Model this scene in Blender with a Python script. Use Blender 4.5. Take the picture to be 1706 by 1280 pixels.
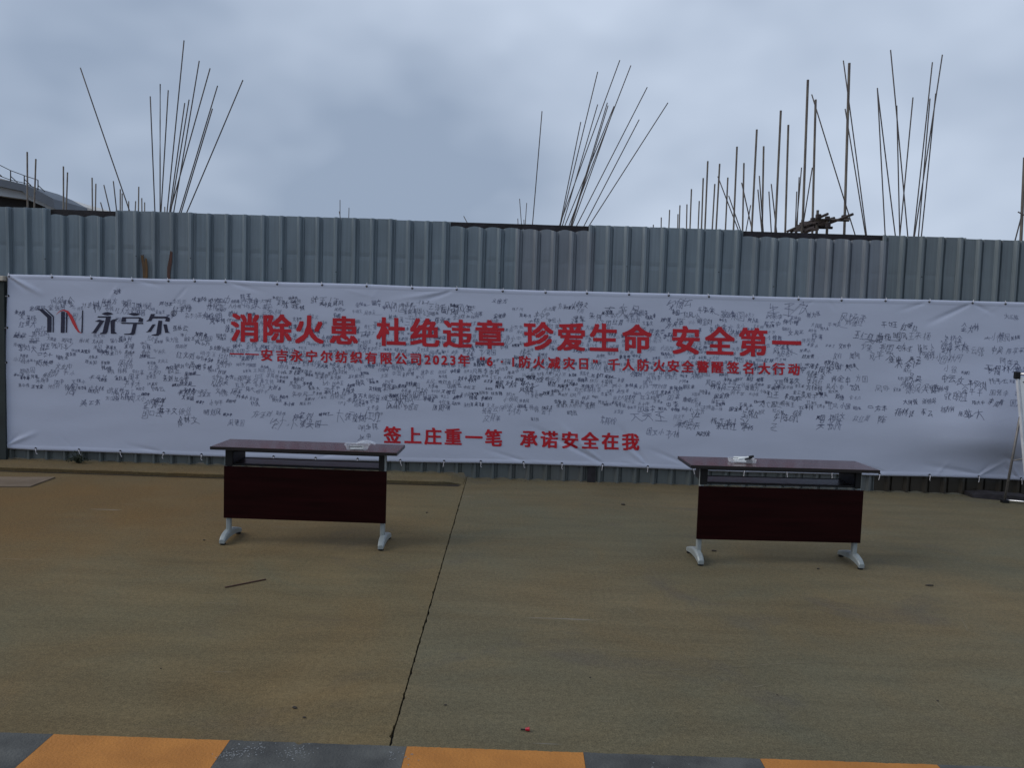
import bpy, bmesh, math, random
import numpy as np
from mathutils import Vector, Matrix, noise

for o in list(bpy.data.objects):
    bpy.data.objects.remove(o)
SC = bpy.context.scene
COL = SC.collection

# ------------------------------------------------------------------ camera
F_PX, YAW, PITCH, ROLL, CAM_H = 1333.6, -0.0045, -0.0700, 0.0322, 1.7168
fw = Vector((math.sin(YAW) * math.cos(PITCH), math.cos(YAW) * math.cos(PITCH), math.sin(PITCH)))
r0 = Vector((math.cos(YAW), -math.sin(YAW), 0))
u0 = r0.cross(fw)
RT = r0 * math.cos(ROLL) + u0 * math.sin(ROLL)
UP = u0 * math.cos(ROLL) - r0 * math.sin(ROLL)
EYE = Vector((0, 0, CAM_H))
cam = bpy.data.cameras.new('camera')
cam.sensor_width = 36
cam.lens = F_PX / 1706 * 36
cam.clip_start = 0.05
cam.clip_end = 3000
co = bpy.data.objects.new('camera', cam)
COL.objects.link(co)
M3 = Matrix((RT, UP, -fw)).transposed()
co.matrix_world = Matrix.Translation(EYE) @ M3.to_4x4()
SC.camera = co

SKY_LOC = (5.974, 5.991, 11.046)
# ------------------------------------------------------------------ light and exposure
SC.view_settings.view_transform = 'Standard'
SC.view_settings.look = 'None'
SC.view_settings.exposure = 0.0
SC.view_settings.gamma = 1.0
SC.view_settings.use_curve_mapping = False
SUN_EL, SUN_AZ = math.radians(38), math.radians(-100)      # azimuth from +Y towards +X
W = bpy.data.worlds.new('World')
SC.world = W
W.use_nodes = True
nt = W.node_tree
nt.nodes.clear()
def wn(t, **k):
    n = nt.nodes.new(t)
    for a, b in k.items():
        setattr(n, a, b)
    return n
sky = wn('ShaderNodeTexSky', sky_type='NISHITA')
sky.sun_disc = False
sky.sun_elevation = SUN_EL
sky.sun_rotation = SUN_AZ
sky.air_density = 1.2
sky.dust_density = 4.0
tc = wn('ShaderNodeTexCoord')
mp = wn('ShaderNodeMapping')
mp.inputs['Scale'].default_value = (1.0, 1.0, 1.7)
mp.inputs['Location'].default_value = SKY_LOC
n1 = wn('ShaderNodeTexNoise')
n1.inputs['Scale'].default_value = 1.6
n1.inputs['Detail'].default_value = 4.0
n1.inputs['Roughness'].default_value = 0.56
cr = wn('ShaderNodeValToRGB')
cr.color_ramp.elements[0].position = 0.38
cr.color_ramp.elements[0].color = (3.8, 4.75, 6.35, 1)
cr.color_ramp.elements[1].position = 0.64
cr.color_ramp.elements[1].color = (7.0, 8.1, 9.9, 1)
# heavier cloud to the left, thinner cloud to the right
sx = wn('ShaderNodeSeparateXYZ')
mr = wn('ShaderNodeMapRange')
mr.inputs['From Min'].default_value = -0.9
mr.inputs['From Max'].default_value = 0.9
mr.inputs['To Min'].default_value = -0.15
mr.inputs['To Max'].default_value = 0.15
ad = wn('ShaderNodeMath', operation='ADD')
mx = wn('ShaderNodeMix', data_type='RGBA')
mx.inputs['Factor'].default_value = 0.95
bg = wn('ShaderNodeBackground')
bg.inputs['Strength'].default_value = 0.082
wo = wn('ShaderNodeOutputWorld')
L = nt.links.new
L(tc.outputs['Generated'], mp.inputs['Vector'])
L(mp.outputs['Vector'], n1.inputs['Vector'])
L(tc.outputs['Generated'], sx.inputs['Vector'])
L(sx.outputs['X'], mr.inputs['Value'])
L(n1.outputs['Fac'], ad.inputs[0])
L(mr.outputs['Result'], ad.inputs[1])
L(ad.outputs[0], cr.inputs['Fac'])
L(sky.outputs['Color'], mx.inputs[6])
L(cr.outputs['Color'], mx.inputs[7])
L(mx.outputs[2], bg.inputs['Color'])
L(bg.outputs['Background'], wo.inputs['Surface'])

sl = bpy.data.lights.new('sun', 'SUN')
sl.energy = 1.5
sl.angle = math.radians(40)
sl.color = (1.0, 0.95, 0.88)
so = bpy.data.objects.new('sun', sl)
COL.objects.link(so)
sd = Vector((math.sin(SUN_AZ) * math.cos(SUN_EL), math.cos(SUN_AZ) * math.cos(SUN_EL), math.sin(SUN_EL)))
so.rotation_euler = sd.to_track_quat('Z', 'Y').to_euler()
so.location = (-5, -5, 12)

# ------------------------------------------------------------------ geometry of the place
YF = 9.0                 # fence line
YB = 8.943               # banner
def ray(px, py):
    return fw + RT * ((px - 853) / F_PX) + UP * ((640 - py) / F_PX)
def at(px, py, Y):
    d = ray(px, py)
    return EYE + d * (Y / d.y)
def ground(px, py, z=0.0):
    d = ray(px, py)
    return EYE + d * ((z - CAM_H) / d.z)

# ------------------------------------------------------------------ materials
def mat(name, col, rough=0.6, metal=0.0, var=0.12, scale=8.0, bump=0.0, bscale=60.0, col2=None, spec=0.5, alpha=1.0, detail=4.0, stretch=(1, 1, 1)):
    m = bpy.data.materials.new(name)
    m.use_nodes = True
    t = m.node_tree
    b = t.nodes['Principled BSDF']
    tc = t.nodes.new('ShaderNodeTexCoord')
    mp = t.nodes.new('ShaderNodeMapping')
    mp.inputs['Scale'].default_value = stretch
    t.links.new(tc.outputs['Object'], mp.inputs['Vector'])
    n = t.nodes.new('ShaderNodeTexNoise')
    n.inputs['Scale'].default_value = scale
    n.inputs['Detail'].default_value = detail
    t.links.new(mp.outputs['Vector'], n.inputs['Vector'])
    r = t.nodes.new('ShaderNodeValToRGB')
    c2 = col2 or tuple(min(1, c * (1 + var)) for c in col)
    c1 = col if col2 else tuple(c * (1 - var) for c in col)
    r.color_ramp.elements[0].color = (*c1, 1)
    r.color_ramp.elements[0].position = 0.35
    r.color_ramp.elements[1].color = (*c2, 1)
    r.color_ramp.elements[1].position = 0.65
    t.links.new(n.outputs['Fac'], r.inputs['Fac'])
    t.links.new(r.outputs['Color'], b.inputs['Base Color'])
    b.inputs['Roughness'].default_value = rough
    b.inputs['Metallic'].default_value = metal
    b.inputs['Specular IOR Level'].default_value = spec
    b.inputs['Alpha'].default_value = alpha
    if bump:
        n2 = t.nodes.new('ShaderNodeTexNoise')
        n2.inputs['Scale'].default_value = bscale
        n2.inputs['Detail'].default_value = 3
        t.links.new(mp.outputs['Vector'], n2.inputs['Vector'])
        bp = t.nodes.new('ShaderNodeBump')
        bp.inputs['Strength'].default_value = bump
        bp.inputs['Distance'].default_value = 0.01
        t.links.new(n2.outputs['Fac'], bp.inputs['Height'])
        t.links.new(bp.outputs['Normal'], b.inputs['Normal'])
    return m

def ground_mat(name, tint=(1, 1, 1)):
    m = bpy.data.materials.new(name)
    m.use_nodes = True
    t = m.node_tree
    b = t.nodes['Principled BSDF']
    N = t.nodes.new
    K = t.links.new
    tc = N('ShaderNodeTexCoord')
    def nz(scale, detail=5, rough=.55, stretch=(1, 1, 1), loc=(0, 0, 0), dist=0):
        mp = N('ShaderNodeMapping')
        mp.inputs['Scale'].default_value = stretch
        mp.inputs['Location'].default_value = loc
        K(tc.outputs['Object'], mp.inputs['Vector'])
        n = N('ShaderNodeTexNoise')
        n.inputs['Scale'].default_value = scale
        n.inputs['Detail'].default_value = detail
        n.inputs['Roughness'].default_value = rough
        n.inputs['Distortion'].default_value = dist
        K(mp.outputs['Vector'], n.inputs['Vector'])
        return n.outputs['Fac']
    def ramp(f, a, b_, c1, c2):
        r = N('ShaderNodeValToRGB')
        r.color_ramp.elements[0].position = a
        r.color_ramp.elements[1].position = b_
        r.color_ramp.elements[0].color = (*c1, 1)
        r.color_ramp.elements[1].color = (*c2, 1)
        K(f, r.inputs['Fac'])
        return r.outputs['Color']
    def mix(f, a, c, mode='MIX'):
        x = N('ShaderNodeMix')
        x.data_type = 'RGBA'
        x.blend_type = mode
        if isinstance(f, float):
            x.inputs['Factor'].default_value = f
        else:
            K(f, x.inputs['Factor'])
        K(a, x.inputs[6])
        K(c, x.inputs[7])
        return x.outputs[2]
    G = GROUND_TONE
    base = ramp(nz(0.55, 6, .6, dist=.6), .35, .66, (.138 * G, .106 * G, .054 * G), (.190 * G, .145 * G, .074 * G))
    olive = ramp(nz(.8, 4, .5, loc=(7, 3, 0)), .0, 1, (.132 * G, .113 * G, .063 * G), (.158 * G, .134 * G, .076 * G))
    c = mix(ramp(nz(.35, 4, .5, loc=(2, 9, 0)), .42, .62, (0, 0, 0), (1, 1, 1)), base, olive)
    # brushed streaks across the slab and damp stains with blurred edges
    c = mix(.55, c, ramp(nz(3.2, 6, .65, stretch=(.35, 1.6, 1)), .3, .7, (.74, .74, .74), (1.20, 1.20, 1.20)), 'MULTIPLY')
    c = mix(ramp(nz(1.1, 5, .6, loc=(4, 1, 0), dist=.8), .57, .70, (0, 0, 0), (.55, .55, .55)), c, ramp(nz(2), 0, 1, (.105 * G, .087 * G, .060 * G), (.125 * G, .104 * G, .073 * G)))
    # rust washed from the steel at the left
    gr = N('ShaderNodeTexGradient')
    gr.gradient_type = 'SPHERICAL'
    mp = N('ShaderNodeMapping')
    mp.inputs['Location'].default_value = (4.6 / 3.6, -6.9 / 2.6, 0)
    mp.inputs['Scale'].default_value = (1 / 3.6, 1 / 2.6, .1)
    K(tc.outputs['Object'], mp.inputs['Vector'])
    K(mp.outputs['Vector'], gr.inputs['Vector'])
    ml = N('ShaderNodeMath')
    ml.operation = 'MULTIPLY'
    K(gr.outputs['Fac'], ml.inputs[0])
    K(nz(1.4, 5, .6, loc=(1, 5, 0)), ml.inputs[1])
    rust = ramp(nz(1.6), 0, 1, (.135 * G, .084 * G, .032 * G), (.170 * G, .108 * G, .040 * G))
    c = mix(ramp(ml.outputs[0], .04, .34, (0, 0, 0), (.9, .9, .9)), c, rust)
    c = mix(1.0, c, ramp(nz(.9, 6, .65, loc=(9, 2, 0), dist=1.2), .30, .70, (1.04, .97, .88), (.92, .98, 1.03)), 'MULTIPLY')
    # fine aggregate
    c = mix(.9, c, ramp(nz(130, 3, .8), .3, .72, (.48, .48, .48), (1.52, 1.52, 1.50)), 'MULTIPLY')
    c = mix(.6, c, ramp(nz(38, 4, .7), .35, .7, (.68, .68, .68), (1.26, 1.26, 1.26)), 'MULTIPLY')
    # small pale scuffs, long and thin
    c = mix(ramp(nz(6, 2, .5, stretch=(.22, 3.2, 1), loc=(3, 3, 0)), .735, .76, (0, 0, 0), (.6, .6, .6)), c, ramp(nz(3), 0, 1, (.23 * G, .215 * G, .18 * G), (.26 * G, .245 * G, .205 * G)))
    c = mix(1.0, c, ramp(nz(1), 0, 1, tint, tint), 'MULTIPLY')
    K(c, b.inputs['Base Color'])
    b.inputs['Roughness'].default_value = .86
    b.inputs['Specular IOR Level'].default_value = .25
    bp = N('ShaderNodeBump')
    bp.inputs['Strength'].default_value = .5
    bp.inputs['Distance'].default_value = .004
    K(nz(120, 4, .7), bp.inputs['Height'])
    K(bp.outputs['Normal'], b.inputs['Normal'])
    return m

GROUND_TONE = 0.93
M_CONC = ground_mat('concrete', (1.02, .99, .98))
M_CONC2 = ground_mat('greyer_concrete', (.95, .99, 1.10))
M_DIRT = mat('site_earth', (.16, .12, .08), .95, scale=3, bump=.6, bscale=9)
M_JOINT = mat('joint_filler', (.018, .014, .010), .9, scale=30, var=.4, bump=.6)

def sheet_mat(name, col, mud=(.085, .088, .070, 1), shade_dirtf=.75):
    m = bpy.data.materials.new(name)
    m.use_nodes = True
    t = m.node_tree
    b = t.nodes['Principled BSDF']
    N, K = t.nodes.new, t.links.new
    tc = N('ShaderNodeTexCoord')
    wv = N('ShaderNodeTexWave')
    wv.bands_direction = 'X'
    wv.inputs['Scale'].default_value = 26.0
    wv.inputs['Distortion'].default_value = 0.0
    K(tc.outputs['Object'], wv.inputs['Vector'])
    n = N('ShaderNodeTexNoise')
    n.inputs['Scale'].default_value = 1.8
    n.inputs['Detail'].default_value = 6
    mp = N('ShaderNodeMapping')
    mp.inputs['Scale'].default_value = (2.2, 1, .7)
    K(tc.outputs['Object'], mp.inputs['Vector'])
    K(mp.outputs['Vector'], n.inputs['Vector'])
    r = N('ShaderNodeValToRGB')
    r.color_ramp.elements[0].position = .3
    r.color_ramp.elements[1].position = .7
    r.color_ramp.elements[0].color = (*[c * .88 for c in col], 1)
    r.color_ramp.elements[1].color = (*[c * 1.08 for c in col], 1)
    K(n.outputs['Fac'], r.inputs['Fac'])
    # rain streaks and dust
    n2 = N('ShaderNodeTexNoise')
    n2.inputs['Scale'].default_value = 9
    n2.inputs['Detail'].default_value = 5
    mp2 = N('ShaderNodeMapping')
    mp2.inputs['Scale'].default_value = (4, 1, .12)
    K(tc.outputs['Object'], mp2.inputs['Vector'])
    K(mp2.outputs['Vector'], n2.inputs['Vector'])
    r2 = N('ShaderNodeValToRGB')
    r2.color_ramp.elements[0].position = .35
    r2.color_ramp.elements[1].position = .72
    r2.color_ramp.elements[0].color = (.82, .82, .83, 1)
    r2.color_ramp.elements[1].color = (1.08, 1.08, 1.07, 1)
    K(n2.outputs['Fac'], r2.inputs['Fac'])
    x = N('ShaderNodeMix')
    x.data_type = 'RGBA'
    x.blend_type = 'MULTIPLY'
    x.inputs['Factor'].default_value = .8
    K(r.outputs['Color'], x.inputs[6])
    K(r2.outputs['Color'], x.inputs[7])
    r3 = N('ShaderNodeValToRGB')
    r3.color_ramp.elements[0].color = (.88, .88, .88, 1)
    r3.color_ramp.elements[1].color = (1.05, 1.05, 1.05, 1)
    K(wv.outputs['Fac'], r3.inputs['Fac'])
    x2 = N('ShaderNodeMix')
    x2.data_type = 'RGBA'
    x2.blend_type = 'MULTIPLY'
    x2.inputs['Factor'].default_value = 1
    K(x.outputs[2], x2.inputs[6])
    K(r3.outputs['Color'], x2.inputs[7])
    # shade under the banner, with greenish dirt, painted into the lowest part
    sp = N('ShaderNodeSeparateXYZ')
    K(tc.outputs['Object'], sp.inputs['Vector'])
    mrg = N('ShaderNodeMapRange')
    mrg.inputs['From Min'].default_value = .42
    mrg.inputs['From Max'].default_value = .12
    mrg.inputs['To Max'].default_value = shade_dirtf
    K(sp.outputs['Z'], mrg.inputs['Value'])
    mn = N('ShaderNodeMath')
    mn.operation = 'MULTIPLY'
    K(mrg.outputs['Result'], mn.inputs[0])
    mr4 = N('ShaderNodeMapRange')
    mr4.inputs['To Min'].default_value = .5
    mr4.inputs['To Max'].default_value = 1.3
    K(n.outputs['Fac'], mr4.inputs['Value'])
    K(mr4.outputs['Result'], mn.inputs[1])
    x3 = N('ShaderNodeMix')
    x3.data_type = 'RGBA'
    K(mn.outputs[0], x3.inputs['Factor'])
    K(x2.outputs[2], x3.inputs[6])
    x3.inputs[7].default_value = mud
    K(x3.outputs[2], b.inputs['Base Color'])
    b.inputs['Roughness'].default_value = .48
    b.inputs['Metallic'].default_value = .15
    bp = N('ShaderNodeBump')
    bp.inputs['Strength'].default_value = .5
    bp.inputs['Distance'].default_value = .002
    K(wv.outputs['Fac'], bp.inputs['Height'])
    K(bp.outputs['Normal'], b.inputs['Normal'])
    return m

M_SHEETS = [sheet_mat('painted_steel_sheet_%d' % i, c) for i, c in enumerate([
    (.186, .236, .275), (.196, .240, .276), (.180, .228, .264), (.198, .226, .262), (.176, .232, .268)])]
M_SHEET_SHADED = sheet_mat('foot_shaded_steel_sheet', (.165, .200, .220), (.030, .024, .016, 1), 1.25)  # right-hand sheets: shadow near the ground painted in as brown-black
M_RAIL = mat('tarred_timber', (.014, .012, .016), .8, scale=14, var=.4, bump=.5)
M_STEEL = mat('galvanised_tube', (.18, .17, .165), .55, .5, scale=20)
M_REBAR = mat('rebar_steel', (.070, .066, .070), .75, .2, scale=12, col2=(.095, .078, .070))
M_POLE = mat('weathered_scaffold_tube', (.075, .062, .056), .65, .4, scale=5, col2=(.125, .11, .09))
M_BANNER = mat('vinyl_banner', (.475, .515, .64), .5, 0, var=.03, scale=1.2, bump=.10, bscale=7, stretch=(1, 1, 2.2))
M_RED = mat('red_print', (.47, .005, .016), .5, scale=3, var=.06)
M_NAVY = mat('navy_print', (.012, .013, .04), .5, scale=3, var=.06)
M_INK = mat('marker_ink', (.020, .025, .070), .6, scale=1.2, col2=(.10, .115, .21))
M_TIE = mat('nylon_tie', (.72, .70, .74), .4)
M_HOLE = mat('grommet_brass', (.03, .03, .035), .5, .5)
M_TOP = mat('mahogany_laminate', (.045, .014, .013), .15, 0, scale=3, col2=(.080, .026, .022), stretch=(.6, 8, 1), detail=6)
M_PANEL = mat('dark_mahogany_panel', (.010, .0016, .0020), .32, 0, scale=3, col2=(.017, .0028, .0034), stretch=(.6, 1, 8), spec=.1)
M_EDGE = mat('black_edging', (.010, .008, .009), .35)
M_LEG = mat('silver_powder_coat', (.27, .30, .30), .45, .2, scale=15, var=.05)
M_BLACK = mat('black_plastic', (.009, .009, .010), .5, spec=.25)
M_WHITE = mat('white_plastic', (.75, .77, .76), .35)
M_YEL = mat('yellow_road_paint', (.36, .138, .021), .8, 0, scale=7, col2=(.43, .170, .028), bump=.5, bscale=90, detail=8)
M_BLK = mat('black_road_paint', (.040, .041, .040), .8, 0, scale=6, col2=(.088, .090, .084), bump=.6, bscale=90, detail=8)
M_WHITEBOARD = mat('whiteboard', (.62, .66, .70), .3, scale=2, var=.03)
M_ALU = mat('aluminium', (.62, .63, .65), .3, .8)
M_ROOF = mat('dark_roof_fascia', (.10, .12, .15), .6, scale=.4)
M_PALE = mat('pale_cladding', (.42, .46, .50), .6, scale=.5)
M_CREAM = mat('cream_cladding', (.55, .53, .50), .6, scale=.5)
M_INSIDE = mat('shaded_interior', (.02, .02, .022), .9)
M_WOOD = mat('splintered_wood', (.13, .072, .028), .85, scale=30, col2=(.06, .042, .03), bump=.6, stretch=(1, 1, .2))
M_WOOD2 = mat('rust_brown_wood', (.10, .045, .035), .85, scale=30, col2=(.055, .035, .03), bump=.6, stretch=(1, 1, .2))
M_WEED = mat('dry_weed', (.020, .026, .014), .9)
M_BOARD = mat('weathered_board', (.17, .125, .085), .85, scale=4, col2=(.12, .085, .055), bump=.4)
M_RUST = mat('rusty_rod', (.06, .025, .015), .8)
M_STONE = mat('dark_stone', (.035, .028, .022), .9, scale=30, bump=.5)
M_REDP = mat('red_plastic', (.42, .01, .03), .35)
def clear_mat(name, rough, a):
    m = bpy.data.materials.new(name)
    m.use_nodes = True
    b = m.node_tree.nodes['Principled BSDF']
    b.inputs['Base Color'].default_value = (.75, .78, .82, 1)
    b.inputs['Roughness'].default_value = rough
    b.inputs['Alpha'].default_value = a
    n = m.node_tree.nodes.new('ShaderNodeTexNoise')
    n.inputs['Scale'].default_value = 40
    r = m.node_tree.nodes.new('ShaderNodeMapRange')
    r.inputs['To Min'].default_value = a * .4
    r.inputs['To Max'].default_value = a * 1.5
    m.node_tree.links.new(n.outputs['Fac'], r.inputs['Value'])
    m.node_tree.links.new(r.outputs['Result'], b.inputs['Alpha'])
    return m
M_CLEAR = clear_mat('clear_plastic', .15, .42)

# ------------------------------------------------------------------ helpers
class MB:
    def __init__(s):
        s.v, s.f = [], []
    def box(s, x0, x1, y0, y1, z0, z1):
        n = len(s.v)
        s.v += [(x, y, z) for z in (z0, z1) for y in (y0, y1) for x in (x0, x1)]
        s.f += [tuple(n + i for i in q) for q in ((0, 2, 3, 1), (4, 5, 7, 6), (0, 1, 5, 4), (2, 6, 7, 3), (0, 4, 6, 2), (1, 3, 7, 5))]
        return s
    def tube(s, a, b, r, n=8, r2=None, cap=True):
        a, b = Vector(a), Vector(b)
        d = (b - a).normalized()
        q = d.to_track_quat('Z', 'Y')
        k = len(s.v)
        r2 = r if r2 is None else r2
        for p, rr in ((a, r), (b, r2)):
            for i in range(n):
                t = 2 * math.pi * i / n
                s.v.append(tuple(p + q @ Vector((rr * math.cos(t), rr * math.sin(t), 0))))
        s.f += [(k + i, k + (i + 1) % n, k + n + (i + 1) % n, k + n + i) for i in range(n)]
        if cap:
            s.f += [tuple(k + i for i in reversed(range(n))), tuple(k + n + i for i in range(n))]
        return s
    def path(s, pts, r, n=6):
        pts = [Vector(p) for p in pts]
        k = len(s.v)
        for i, p in enumerate(pts):
            d = (pts[min(i + 1, len(pts) - 1)] - pts[max(i - 1, 0)]).normalized()
            q = d.to_track_quat('Z', 'Y')
            rr = r[i] if isinstance(r, (list, tuple)) else r
            for j in range(n):
                t = 2 * math.pi * j / n
                s.v.append(tuple(p + q @ Vector((rr * math.cos(t), rr * math.sin(t), 0))))
        for i in range(len(pts) - 1):
            for j in range(n):
                s.f.append((k + i * n + j, k + i * n + (j + 1) % n, k + (i + 1) * n + (j + 1) % n, k + (i + 1) * n + j))
        s.f += [tuple(k + j for j in reversed(range(n))), tuple(k + (len(pts) - 1) * n + j for j in range(n))]
        return s
    def prism(s, poly, y0, y1):
        # polygon in x,z extruded along y
        k, n = len(s.v), len(poly)
        s.v += [(x, y0, z) for x, z in poly] + [(x, y1, z) for x, z in poly]
        s.f += [tuple(k + i for i in range(n)), tuple(k + n + i for i in reversed(range(n)))]
        s.f += [(k + i, k + n + i, k + n + (i + 1) % n, k + (i + 1) % n) for i in range(n)]
        return s
    def mesh(s, name, m, smooth=False):
        me = bpy.data.meshes.new(name)
        me.from_pydata([tuple(v) for v in s.v], [], s.f)
        bm = bmesh.new()
        bm.from_mesh(me)
        bmesh.ops.recalc_face_normals(bm, faces=bm.faces)
        bm.to_mesh(me)
        bm.free()
        me.materials.append(m)
        if smooth:
            for p in me.polygons:
                p.use_smooth = True
        return me
    def build(s, name, m, parent=None, smooth=False, bevel=0.0):
        return link(name, s.mesh(name, m, smooth), parent, bevel)

def link(name, me, parent=None, bevel=0.0):
    o = bpy.data.objects.new(name, me)
    COL.objects.link(o)
    if parent:
        o.parent = parent
    if bevel:
        b = o.modifiers.new('bevel', 'BEVEL')
        b.width = bevel
        b.segments = 2
        b.limit_method = 'ANGLE'
    return o

def thing(name, label, cat, loc=(0, 0, 0), rz=0.0, group=None):
    o = bpy.data.objects.new(name, None)
    COL.objects.link(o)
    o.location = loc
    o.rotation_euler = (0, 0, rz)
    o.empty_display_size = .2
    return tag(o, label, cat, group)

def tag(o, label, cat, group=None):
    o['label'] = label
    o['category'] = cat
    if group:
        o['group'] = group
    return o

def struct(o):
    o['kind'] = 'structure'
    return o

def copy_tree(o, parent=None):
    c = o.copy()
    COL.objects.link(c)
    if parent:
        c.parent = parent
    for ch in list(o.children):
        copy_tree(ch, c)
    return c

# ------------------------------------------------------------------ ground
g = MB()
g.v = [(-600, -600, -.06), (600, -600, -.06), (600, 900, -.06), (-600, 900, -.06)]
g.f = [(0, 1, 2, 3)]
struct(g.build('ground', M_DIRT))
YK = ground(853, 1251, .10).y          # far edge of the painted kerb
random.seed(4)
def joint_x(y):
    a, b = ground(650, 1240), ground(778, 796)
    return a.x + (b.x - a.x) * (y - a.y) / (b.y - a.y)
def slab(name, side):
    # one cast slab; its joint edge is chipped, the rest is plain
    ys = [YK + i * (9.35 - YK) / 620 for i in range(621)]
    edge = []
    chips = [(random.uniform(3, 8), random.uniform(.008, .022), random.uniform(.003, .012)) for _ in range(46)]
    for y in ys:
        w = .0035 + .0018 * noise.noise(Vector((side, y * 9, 0))) + .0014 * noise.noise(Vector((side * 5, y * 60, 3)))
        for cy, cw, ca in chips:
            w += ca * math.exp(-((y - cy) / cw) ** 2) * .6
        edge.append(joint_x(y) + side * max(w, .0025))
    far = side * 30
    mb = MB()
    for i, y in enumerate(ys):
        mb.v += [(edge[i], y, 0), (far, y, 0), (edge[i] - side * .002, y, -.05)]
    for i in range(len(ys) - 1):
        k = 3 * i
        mb.f += [(k, k + 1, k + 4, k + 3), (k, k + 3, k + 5, k + 2)]
    n = len(mb.v)
    o = struct(mb.build(name, M_CONC if side < 0 else M_CONC2))
    return o
slab('concrete_slab', -1)
slab('concrete_slab', 1)
jf = MB()
jf.v = [(joint_x(YK) - .1, YK, -.02), (joint_x(YK) + .1, YK, -.02), (joint_x(9.35) + .1, 9.35, -.02), (joint_x(9.35) - .1, 9.35, -.02)]
jf.f = [(0, 1, 2, 3)]
struct(jf.build('slab_joint', M_JOINT))
nr = MB()
nr.v = [(-30, -12, .0), (30, -12, .0), (30, YK - .36, .0), (-30, YK - .36, .0)]
nr.f = [(0, 1, 2, 3)]
struct(nr.build('near_pavement', M_CONC))

# painted kerb: raised concrete strip, yellow and black in turn
def kx(px, py=None):
    return ground(px, 1219 + (px - 95) * .0425, .10).x
edges = [kx(95), kx(385), kx(678), kx(972), kx(1268)]
per = (edges[4] - edges[0]) / 4
kb = thing('painted_kerb', 'low concrete kerb painted in yellow and black blocks along the near edge of the yard', 'kerb')
MB().box(-30, 30, YK - .36, YK, -.05, .096).build('kerb_body', M_CONC, kb)
yl = thing_y = None
def stripe_mesh(x0, x1, m, nick=None):
    mb = MB()
    n = 60
    for i in range(n + 1):
        x = x0 + (x1 - x0) * i / n
        e = .004 * noise.noise(Vector((x * 14, 2, 0))) + .0035 * noise.noise(Vector((x * 70, 7, 0)))
        if nick:
            e -= .013 * math.exp(-((x - nick) / .012) ** 4)
        mb.v += [(x, YK - .36, .10), (x, YK + .002 + e, .10), (x, YK + .002 + e, .04)]
    for i in range(n):
        k = 3 * i
        mb.f += [(k, k + 3, k + 4, k + 1), (k + 1, k + 4, k + 5, k + 2)]
    return mb
k0 = edges[0] - per * 6
for i in range(16):
    a = edges[i - 6] if 6 <= i < 10 else k0 + per * i
    b = edges[i - 5] if 6 <= i + 0 < 10 and i - 5 < 5 else k0 + per * (i + 1)
    yel = (i % 2 == 0)
    mb = stripe_mesh(a + .0006, b - .0006, None, nick=kx(500) if i == 7 else None)
    o = mb.build('painted_block', M_YEL if yel else M_BLK, kb)
# worn white flecks on the black block
fl = MB()
random.seed(9)
for cx, cy, n in ((kx(405), YK - .10, 55), (kx(430), YK - .05, 35), (kx(500), YK - .07, 60), (kx(665), YK - .07, 25), (kx(1090), YK - .12, 45)):
    for _ in range(n):
        x, y = random.gauss(cx, .035), min(YK - .006, random.gauss(cy, .028))
        if y < YK - .34: continue
        w, h, a = random.uniform(.0012, .005), random.uniform(.001, .003), random.uniform(0, 3.1)
        k = len(fl.v)
        for sx_, sy_ in ((-1, -1), (1, -.7), (.8, 1), (-1, .8)):
            px_, py_ = sx_ * w, sy_ * h
            fl.v.append((x + px_ * math.cos(a) - py_ * math.sin(a), y + px_ * math.sin(a) + py_ * math.cos(a), .1010))
        fl.f.append((k, k + 1, k + 2, k + 3))
o = fl.build('paint_fleck', mat('worn_paint', (.20, .21, .215), .85), kb)
o['kind'] = 'stuff'

# low ledge along the foot of the fence, left part only
X_END = ground(772, 806).x
YL = 8.50
mb = MB()
n = 160
xs = [-12 + (X_END + 12) * i / n for i in range(n + 1)]
for x in xs:
    e = .012 * noise.noise(Vector((x * 2, 0, 0))) + .006 * noise.noise(Vector((x * 11, 4, 0)))
    t = min(1, (X_END - x) / .25)
    y = YL + e + (1 - t) * .10
    h = .048 * min(1, max(0.08, t * 1.4)) + .003 * noise.noise(Vector((x * 6, 9, 0)))
    mb.v += [(x, 9.06, h), (x, y + .008, h), (x, y, h - .008), (x, y + .012, -.01)]
for i in range(n):
    for j in range(3):
        k = 4 * i + j
        mb.f.append((k, k + 1, k + 5, k + 4))
k = 4 * n
mb.f.append((k, k + 1, k + 2, k + 3))
struct(mb.build('concrete_ledge', M_CONC))
# narrow drain slot in front of the ledge
dg = MB()
dg.v = [(-12, YL - .035, .004), (X_END - .05, YL - .02, .004), (X_END - .02, YL + .06, .004), (-12, YL + .06, .004)]
dg.f = [(0, 1, 2, 3)]
struct(dg.build('dirt_line', mat('damp_dirt', (.035, .024, .016), .9, scale=9, var=.4)))

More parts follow.
